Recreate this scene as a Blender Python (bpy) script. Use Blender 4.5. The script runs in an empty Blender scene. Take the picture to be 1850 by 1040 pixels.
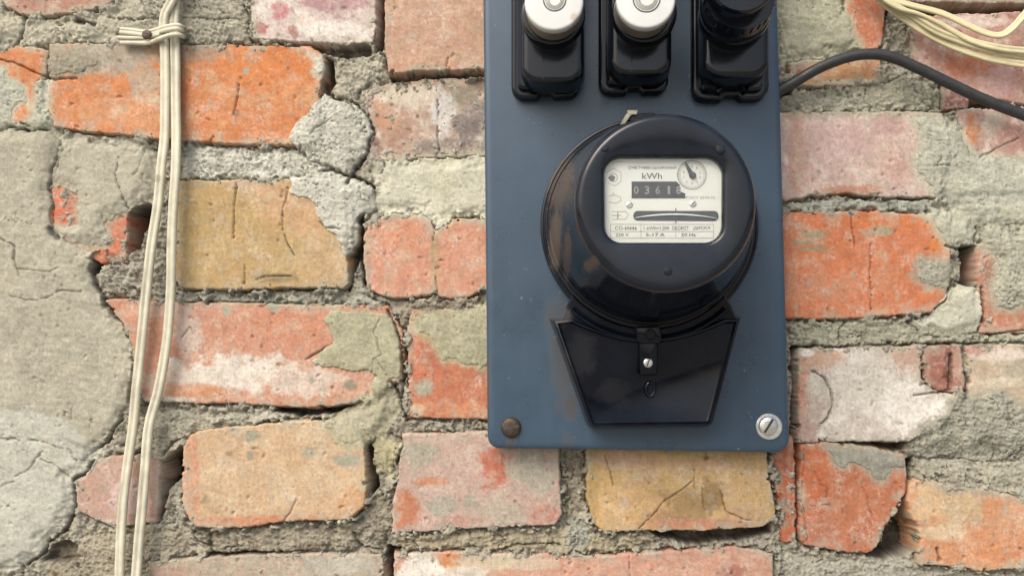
import bpy, bmesh, math, random
import numpy as np
from mathutils import Vector, Matrix
sc = bpy.context.scene
col = sc.collection
R = math.radians
random.seed(4)

# ------------------------------------------------------------------ camera
W, H, FPX, DIST = 1850.0, 1040.0, 1713.0, 0.60
YAW, TILT = R(2.85), R(3.5)
FW = np.array([-math.sin(YAW)*math.cos(TILT), math.cos(YAW)*math.cos(TILT), math.sin(TILT)])
RT = np.array([math.cos(YAW), math.sin(YAW), 0.0])
UP = np.cross(RT, FW)
CP = -FW*DIST
cd = bpy.data.cameras.new('camera'); cam = bpy.data.objects.new('camera', cd); col.objects.link(cam)
cd.sensor_width = 36; cd.lens = FPX/W*36; cd.clip_start = 0.01; cd.clip_end = 200
m = Matrix.Identity(4)
for i in range(3):
    m[i][0], m[i][1], m[i][2], m[i][3] = RT[i], UP[i], -FW[i], CP[i]
cam.matrix_world = m
sc.camera = cam

# ------------------------------------------------------------------ sky, sun, exposure
SUN_EL, SUN_AZ = R(45), R(-34)          # azimuth from the wall's outward normal, negative = to the left
w = bpy.data.worlds.new('World'); sc.world = w; w.use_nodes = True
nt = w.node_tree; bg = nt.nodes['Background']
sky = nt.nodes.new('ShaderNodeTexSky'); sky.sky_type = 'NISHITA'; sky.sun_disc = False
sky.sun_elevation = SUN_EL; sky.sun_rotation = math.pi - SUN_AZ
sky.dust_density = 6.0; sky.air_density = 1.0; sky.ozone_density = 1.0
nt.links.new(sky.outputs[0], bg.inputs[0]); bg.inputs[1].default_value = 0.15
sd = bpy.data.lights.new('sun', 'SUN'); so = bpy.data.objects.new('sun', sd); col.objects.link(so)
sd.energy = 0.92; sd.angle = R(40); sd.color = (0.97, 0.985, 1.0)
sv = Vector((math.sin(SUN_AZ)*math.cos(SUN_EL), -math.cos(SUN_AZ)*math.cos(SUN_EL), math.sin(SUN_EL)))
so.rotation_euler = sv.to_track_quat('Z', 'Y').to_euler()
so.location = sv*3
vs = sc.view_settings; sc.display_settings.display_device = 'sRGB'
vs.view_transform = 'Standard'; vs.look = 'None'; vs.gamma = 1; vs.exposure = 0.66; vs.use_curve_mapping = False

# ------------------------------------------------------------------ helpers
def U(px, py, d=0.0):
    """a point of the plane d metres in front of the wall, given where it is seen in the photograph"""
    px = np.asarray(px, float); py = np.asarray(py, float)
    a = (px-W/2)/FPX; b = (H/2-py)/FPX
    dx = FW[0]+RT[0]*a+UP[0]*b; dy = FW[1]+RT[1]*a+UP[1]*b; dz = FW[2]+RT[2]*a+UP[2]*b
    t = (-d-CP[1])/dy
    return CP[0]+t*dx, CP[2]+t*dz
def P3(px, py, d=0.0):
    x, z = U(px, py, d); return Vector((float(x), -d, float(z)))
def S(d):                                  # metres per photo pixel at depth d
    return (DIST-d)/FPX
PX = DIST/FPX

def lin(c):
    c = np.asarray(c, float)/255.0
    return np.where(c <= 0.04045, c/12.92, ((c+0.055)/1.055)**2.4)
ALB = 0.74
def alb(c): return lin(c)*ALB
def clay(c):
    c = np.asarray(c, float); q = min(1, max(0, (c[0]-c[2]-18)/50)); a = lin(c)*ALB*np.array([1-.2*q, 1-.04*q, 1-.02*q]); g = a@np.array([.3, .55, .15]); return a*.93+g*.07

def smooth(o, ang=35):
    me = o.data
    me.polygons.foreach_set('use_smooth', [True]*len(me.polygons))
    if ang < 180: me.set_sharp_from_angle(angle=R(ang))
def link(name, me, mat=None, parent=None, label=None):
    o = bpy.data.objects.new(name, me); col.objects.link(o)
    if mat: me.materials.append(mat)
    if parent:
        o.parent = parent
        p = parent; off = Vector((0, 0, 0))
        while p: off += p.location; p = p.parent
        o.location = -off                 # meshes are written in wall coordinates
    if label: o['label'] = label
    return o
def thing(name, label, cat, loc, group=None):
    o = bpy.data.objects.new(name, None); col.objects.link(o)
    o.empty_display_size = 0.02; o.location = loc
    o['label'] = label; o['category'] = cat
    if group: o['group'] = group
    return o
class MB:
    """collects verts and faces, then links them as one mesh object"""
    def __init__(s): s.v = []; s.f = []
    def add(s, v, f):
        n = len(s.v); s.v += [tuple(p) for p in v]; s.f += [tuple(i+n for i in q) for q in f]; return s
    def rings(s, rings, cap0=False, cap1=True, closed=True):
        n = len(rings[0]); v = [p for r in rings for p in r]; f = []
        for k in range(len(rings)-1):
            for i in range(n if closed else n-1):
                j = (i+1) % n
                f.append((k*n+i, k*n+j, (k+1)*n+j, (k+1)*n+i))
        if cap0: f.append(tuple(reversed(range(n))))
        if cap1: f.append(tuple((len(rings)-1)*n+i for i in range(n)))
        return s.add(v, f)
    def build(s, name, mat, parent=None, label=None, ang=35):
        me = bpy.data.meshes.new(name); me.from_pydata(s.v, [], s.f)
        bm = bmesh.new(); bm.from_mesh(me); bmesh.ops.recalc_face_normals(bm, faces=bm.faces); bm.to_mesh(me); bm.free()
        o = link(name, me, mat, parent, label); smooth(o, ang); return o

def rounded(pts, rad, n=6):
    """polygon (list of (x,z)) with rounded corners; rad one number or one per corner"""
    out = []; k = len(pts)
    for i in range(k):
        p = Vector(pts[i]); a = Vector(pts[i-1])-p; b = Vector(pts[(i+1) % k])-p
        r = rad[i] if hasattr(rad, '__len__') else rad
        if r <= 0: out.append(tuple(p)); continue
        la, lb = a.length, b.length; a.normalize(); b.normalize()
        ang = math.acos(max(-1, min(1, a.dot(b))))
        t = min(r/math.tan(ang/2), la*.48, lb*.48); r2 = t*math.tan(ang/2)
        s = p+a*t; e = p+b*t; c = p+(a+b).normalized()*(r2/math.sin(ang/2))
        a0 = math.atan2(s.y-c.y, s.x-c.x); a1 = math.atan2(e.y-c.y, e.x-c.x)
        d = (a1-a0+math.pi) % (2*math.pi)-math.pi
        for q in range(n+1):
            th = a0+d*q/n; out.append((c.x+r2*math.cos(th), c.y+r2*math.sin(th)))
    return out
def offset(pts, d):
    """move the outline inwards by d along its vertex normals"""
    if abs(d) < 1e-9: return list(pts)
    k = len(pts); area = sum(pts[i-1][0]*pts[i][1]-pts[i][0]*pts[i-1][1] for i in range(k))
    sg = 1 if area > 0 else -1; out = []
    for i in range(k):
        p = Vector(pts[i]); e1 = (p-Vector(pts[i-1])); e2 = (Vector(pts[(i+1) % k])-p)
        if e1.length < 1e-9: e1 = e2
        if e2.length < 1e-9: e2 = e1
        n1 = Vector((-e1.y, e1.x)).normalized(); n2 = Vector((-e2.y, e2.x)).normalized()
        n = n1+n2; n = n.normalized() if n.length > 1e-6 else n1
        s = d/max(.5, n.dot(n1))
        out.append(tuple(p+n*s*sg))
    return out
def loft(mb, outline, prof, cap0=False, cap1=True):
    """outline in wall coordinates; prof = [(inset, depth from wall)]"""
    return mb.rings([[(x, -d, z) for x, z in offset(outline, o)] for o, d in prof], cap0, cap1)
def opx(pts, d):                           # outline seen at photo pixels, at depth d
    return [tuple(map(float, U(x, y, d))) for x, y in pts]
def lathe(mb, c, prof, n=64, cap0=False, cap1=True):
    """turned about the axis that stands out of the wall; c = (x, z); prof = [(radius, depth from wall)]"""
    return mb.rings([[(c[0]+r*math.cos(2*math.pi*i/n), -d, c[1]+r*math.sin(2*math.pi*i/n)) for i in range(n)] for r, d in prof], cap0, cap1)
def spline(pts, per=10):
    P = [np.array(p, float) for p in pts]; P = [2*P[0]-P[1]]+P+[2*P[-1]-P[-2]]; out = []
    for i in range(1, len(P)-2):
        for k in range(per):
            t = k/per
            out.append(.5*((2*P[i])+(-P[i-1]+P[i+1])*t+(2*P[i-1]-5*P[i]+4*P[i+1]-P[i+2])*t*t+(-P[i-1]+3*P[i]-3*P[i+1]+P[i+2])*t**3))
    out.append(P[-2]); return out
def sweep(mb, path, section, wob=0.0, twist=None):
    """section [(across, out)] swept along 3-D path; 'out' faces away from the wall"""
    rings = []; n = len(path)
    for i, p in enumerate(path):
        t = Vector(path[min(i+1, n-1)])-Vector(path[max(i-1, 0)]); t.normalize()
        o = Vector((0, -1, 0)); o = (o-t*o.dot(t)).normalized()
        if twist: o = Matrix.Rotation(twist(i/(n-1)), 3, t) @ o
        a = t.cross(o).normalized()
        rings.append([tuple(Vector(p)+a*sx+o*sy) for sx, sy in section])
    return mb.rings(rings, True, True)
def circ(r, n=14): return [(r*math.cos(2*math.pi*i/n), r*math.sin(2*math.pi*i/n)) for i in range(n)]
def twin(r, gap, n=9):
    """figure-of-eight section of a flat two-core cable"""
    pts = []
    for i in range(n):
        a = -2.45+4.9*i/(n-1); pts.append((gap+r*math.cos(a), r*math.sin(a)))
    for i in range(n):
        a = math.pi-2.45+4.9*i/(n-1); pts.append((-gap+r*math.cos(a), r*math.sin(a)))
    return pts

# ------------------------------------------------------------------ noise (numpy)
_rng = np.random.RandomState(7)
_GA = _rng.rand(1024)*2*np.pi; _GC = np.cos(_GA); _GS = np.sin(_GA); _GR = _rng.rand(1024, 2)
def _hash(ix, iy, s):
    with np.errstate(over='ignore'):
        n = ix.astype(np.uint32)*np.uint32(374761393)+iy.astype(np.uint32)*np.uint32(668265263)+np.uint32((s*362437+1013) & 0xffffffff)
        n = (n ^ (n >> np.uint32(13)))*np.uint32(1274126177)
        n = n ^ (n >> np.uint32(16))
    return (n & np.uint32(1023)).astype(np.int32)
def perlin(x, y, s):
    fx = np.floor(x); fy = np.floor(y); ix = fx.astype(np.int64); iy = fy.astype(np.int64); x = x-fx; y = y-fy
    u = x*x*x*(x*(x*6-15)+10); v = y*y*y*(y*(y*6-15)+10)
    def g(a, b):
        h = _hash(ix+a, iy+b, s); return _GC[h]*(x-a)+_GS[h]*(y-b)
    n0 = g(0, 0); n0 = n0+(g(1, 0)-n0)*u; n1 = g(0, 1); n1 = n1+(g(1, 1)-n1)*u
    return (n0+(n1-n0)*v)*1.5
def fbm(x, y, sc_, s, o=4, gain=.5):
    r = 0; a = 1; f = 1/sc_; t = 0
    for k in range(o):
        r = r+a*perlin(x*f, y*f, s+k*17); t += a; a *= gain; f *= 2.03
    return r/t*1.3
def worley(x, y, sc_, s):
    """distance to nearest and to second nearest feature point, and a value per cell"""
    x = x/sc_; y = y/sc_; fx = np.floor(x).astype(np.int64); fy = np.floor(y).astype(np.int64)
    d1 = np.full(x.shape, 9.0); d2 = np.full(x.shape, 9.0); cv = np.zeros(x.shape)
    for i in (-1, 0, 1):
        for j in (-1, 0, 1):
            h = _hash(fx+i, fy+j, s); d = (fx+i+_GR[h, 0]-x)**2+(fy+j+_GR[h, 1]-y)**2
            nr = d < d1
            d2 = np.where(nr, d1, np.minimum(d2, d)); cv = np.where(nr, h/1023.0, cv); d1 = np.where(nr, d, d1)
    return np.sqrt(d1), np.sqrt(d2), cv
def sst(a, b, x):
    t = np.clip((x-a)/(b-a), 0, 1); return t*t*(3-2*t)
def sdf(x, y, poly):
    """signed distance to a polygon, negative inside"""
    d = np.full(x.shape, 1e9); ins = np.zeros(x.shape, bool); k = len(poly)
    for i in range(k):
        ax, ay = poly[i-1]; bx, by = poly[i]; ex, ey = bx-ax, by-ay
        t = np.clip(((x-ax)*ex+(y-ay)*ey)/(ex*ex+ey*ey+1e-9), 0, 1)
        d = np.minimum(d, (x-ax-t*ex)**2+(y-ay-t*ey)**2)
        c = (ay > y) != (by > y)
        ins ^= c & (x < ax+(y-ay)*(ex/(ey if ey else 1e-9)))
    d = np.sqrt(d); return np.where(ins, -d, d)
def seg(x, y, line):
    d = np.full(x.shape, 1e9)
    for (ax, ay), (bx, by) in zip(line[:-1], line[1:]):
        ex, ey = bx-ax, by-ay
        t = np.clip(((x-ax)*ex+(y-ay)*ey)/(ex*ex+ey*ey+1e-9), 0, 1)
        d = np.minimum(d, (x-ax-t*ex)**2+(y-ay-t*ey)**2)
    return np.sqrt(d)

# ------------------------------------------------------------------ materials
def newmat(name):
    mt = bpy.data.materials.new(name); mt.use_nodes = True
    n = mt.node_tree.nodes; return mt, n, mt.node_tree.links, n['Principled BSDF']
def N(n, t, **k):
    o = n.new(t)
    for a, b in k.items(): setattr(o, a, b)
    return o
def masonry(name, rough, bump, fine):
    mt, n, l, b = newmat(name)
    at = N(n, 'ShaderNodeAttribute', attribute_name='tone')
    tc = N(n, 'ShaderNodeNewGeometry')
    no = N(n, 'ShaderNodeTexNoise'); no.inputs['Scale'].default_value = fine; no.inputs['Detail'].default_value = 6; no.inputs['Roughness'].default_value = .7
    l.new(tc.outputs['Position'], no.inputs['Vector'])
    mr = N(n, 'ShaderNodeMapRange'); mr.inputs['From Min'].default_value = .3; mr.inputs['From Max'].default_value = .7
    mr.inputs['To Min'].default_value = .84; mr.inputs['To Max'].default_value = 1.14
    l.new(no.outputs['Fac'], mr.inputs['Value'])
    mx = N(n, 'ShaderNodeVectorMath', operation='SCALE'); l.new(at.outputs['Color'], mx.inputs[0]); l.new(mr.outputs['Result'], mx.inputs['Scale'])
    l.new(mx.outputs[0], b.inputs['Base Color'])
    b.inputs['Roughness'].default_value = rough; b.inputs['Specular IOR Level'].default_value = .25
    n2 = N(n, 'ShaderNodeTexNoise'); n2.inputs['Scale'].default_value = fine*1.6; n2.inputs['Detail'].default_value = 5
    l.new(tc.outputs['Position'], n2.inputs['Vector'])
    bp = N(n, 'ShaderNodeBump'); bp.inputs['Distance'].default_value = .0008
    bs = N(n, 'ShaderNodeMath', operation='MULTIPLY'); bs.inputs[1].default_value = bump; l.new(at.outputs['Alpha'], bs.inputs[0]); l.new(bs.outputs[0], bp.inputs['Strength'])
    l.new(n2.outputs['Fac'], bp.inputs['Height']); l.new(bp.outputs[0], b.inputs['Normal'])
    return mt
M_BRICK = masonry('fired_clay', .9, .16, 420)
M_MORTAR = masonry('lime_mortar', .95, .9, 620)

def coated(name, c, rough, var=.12, scale=60, metal=0.0, spec=.5, bump=.05, dust_glint=None, dust_glint_c=(120, 105, 88), speck=0):
    """painted, moulded or plated surface with uneven tone and gloss; dust = list of (x, z, rx, rz, amount) patches of settled dust or painted reflection"""
    mt, n, l, b = newmat(name)
    g = N(n, 'ShaderNodeNewGeometry')
    no = N(n, 'ShaderNodeTexNoise'); no.inputs['Scale'].default_value = scale; no.inputs['Detail'].default_value = 6; no.inputs['Roughness'].default_value = .6
    l.new(g.outputs['Position'], no.inputs['Vector'])
    rp = N(n, 'ShaderNodeValToRGB'); e = rp.color_ramp.elements
    c = np.array(c); e[0].position = .3; e[1].position = .72
    e[0].color = (*np.clip(c*(1-var), 0, 1), 1); e[1].color = (*np.clip(c*(1+var), 0, 1), 1)
    l.new(no.outputs['Fac'], rp.inputs['Fac'])
    cs = rp.outputs['Color']; rs = None
    mr = N(n, 'ShaderNodeMapRange'); mr.inputs['From Min'].default_value = .3; mr.inputs['From Max'].default_value = .7
    mr.inputs['To Min'].default_value = rough*.8; mr.inputs['To Max'].default_value = min(1, rough*1.3)
    l.new(no.outputs['Fac'], mr.inputs['Value']); rs = mr.outputs['Result']
    if dust_glint:
        n3 = N(n, 'ShaderNodeTexNoise'); n3.inputs['Scale'].default_value = 170; n3.inputs['Detail'].default_value = 7; n3.inputs['Roughness'].default_value = .68
        l.new(g.outputs['Position'], n3.inputs['Vector'])
        sp = N(n, 'ShaderNodeSeparateXYZ'); l.new(g.outputs['Position'], sp.inputs[0])
        def math_(op, a, b2=None):
            q = N(n, 'ShaderNodeMath', operation=op)
            for i, v in enumerate((a, b2)):
                if v is None: continue
                if isinstance(v, (int, float)): q.inputs[i].default_value = v
                else: l.new(v, q.inputs[i])
            return q.outputs[0]
        tot = None
        for (x, z, rx, rz, am) in dust_glint:
            dx = math_('MULTIPLY', math_('SUBTRACT', sp.outputs[0], x), 1/rx); dz = math_('MULTIPLY', math_('SUBTRACT', sp.outputs[2], z), 1/rz)
            d = math_('SQRT', math_('ADD', math_('MULTIPLY', dx, dx), math_('MULTIPLY', dz, dz)))
            d = math_('ADD', d, math_('MULTIPLY', math_('SUBTRACT', n3.outputs['Fac'], .5), 1.5))
            q = N(n, 'ShaderNodeMapRange', interpolation_type='SMOOTHSTEP'); q.inputs['From Min'].default_value = 1.1; q.inputs['From Max'].default_value = .45
            q.inputs['To Max'].default_value = am; l.new(d, q.inputs['Value'])
            tot = q.outputs['Result'] if tot is None else math_('MAXIMUM', tot, q.outputs['Result'])
        mx = N(n, 'ShaderNodeMix', data_type='RGBA'); l.new(tot, mx.inputs[0]); l.new(cs, mx.inputs[6]); mx.inputs[7].default_value = (*alb(dust_glint_c), 1)
        cs = mx.outputs[2]
        m2 = N(n, 'ShaderNodeMix', data_type='FLOAT'); l.new(tot, m2.inputs[0]); l.new(rs, m2.inputs[2]); m2.inputs[3].default_value = .95
        rs = m2.outputs[0]
    if speck:
        mp = N(n, 'ShaderNodeMapping'); mp.inputs['Scale'].default_value = (150, 150, 9); l.new(g.outputs['Position'], mp.inputs[0])
        st_ = N(n, 'ShaderNodeTexNoise'); st_.inputs['Scale'].default_value = 1; st_.inputs['Detail'].default_value = 5; l.new(mp.outputs[0], st_.inputs['Vector'])
        m3 = N(n, 'ShaderNodeMapRange'); m3.inputs['From Min'].default_value = .3; m3.inputs['From Max'].default_value = .7; m3.inputs['To Min'].default_value = .96; m3.inputs['To Max'].default_value = 1.04; l.new(st_.outputs['Fac'], m3.inputs['Value'])
        vm = N(n, 'ShaderNodeVectorMath', operation='SCALE'); l.new(cs, vm.inputs[0]); l.new(m3.outputs['Result'], vm.inputs['Scale'])
        ns = N(n, 'ShaderNodeTexNoise'); ns.inputs['Scale'].default_value = 330; ns.inputs['Detail'].default_value = 3; l.new(g.outputs['Position'], ns.inputs['Vector'])
        m4 = N(n, 'ShaderNodeMapRange'); m4.inputs['From Min'].default_value = .72; m4.inputs['From Max'].default_value = .77; m4.inputs['To Max'].default_value = speck; l.new(ns.outputs['Fac'], m4.inputs['Value'])
        mx2 = N(n, 'ShaderNodeMix', data_type='RGBA'); l.new(m4.outputs['Result'], mx2.inputs[0]); l.new(vm.outputs[0], mx2.inputs[6]); mx2.inputs[7].default_value = (*alb((178, 182, 180)), 1)
        cs = mx2.outputs[2]
    l.new(cs, b.inputs['Base Color']); l.new(rs, b.inputs['Roughness'])
    b.inputs['Metallic'].default_value = metal; b.inputs['Specular IOR Level'].default_value = spec
    bp = N(n, 'ShaderNodeBump'); bp.inputs['Strength'].default_value = bump; bp.inputs['Distance'].default_value = .001
    l.new(no.outputs['Fac'], bp.inputs['Height']); l.new(bp.outputs[0], b.inputs['Normal'])
    return mt
def glass(name, tint=(1, 1, 1), refl=.06, rough=.03):
    mt, n, l, b = newmat(name); n.remove(b)
    tr = N(n, 'ShaderNodeBsdfTransparent'); tr.inputs[0].default_value = (*tint, 1)
    gl = N(n, 'ShaderNodeBsdfGlossy'); gl.inputs['Roughness'].default_value = rough
    fr = N(n, 'ShaderNodeFresnel'); gg = N(n, 'ShaderNodeNewGeometry'); mrg = N(n, 'ShaderNodeMapRange'); mrg.inputs['To Min'].default_value = 1.45; mrg.inputs['To Max'].default_value = 1/1.45; l.new(gg.outputs['Backfacing'], mrg.inputs['Value']); l.new(mrg.outputs['Result'], fr.inputs[0])
    ms = N(n, 'ShaderNodeMixShader'); l.new(fr.outputs[0], ms.inputs[0]); l.new(tr.outputs[0], ms.inputs[1]); l.new(gl.outputs[0], ms.inputs[2])
    l.new(ms.outputs[0], n['Material Output'].inputs[0]); return mt

# ------------------------------------------------------------------ the wall: data read off the photograph (photo pixels; depths in the same unit)
OR, OL, OD = (228, 136, 84), (232, 164, 116), (203, 112, 74)
SAL, PEA, YEL, PIN, WHI = (221, 150, 118), (224, 176, 136), (206, 160, 106), (208, 152, 136), (228, 217, 202)
RED, GRY, MOR = (194, 104, 78), (168, 165, 144), (184, 177, 152)
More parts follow.
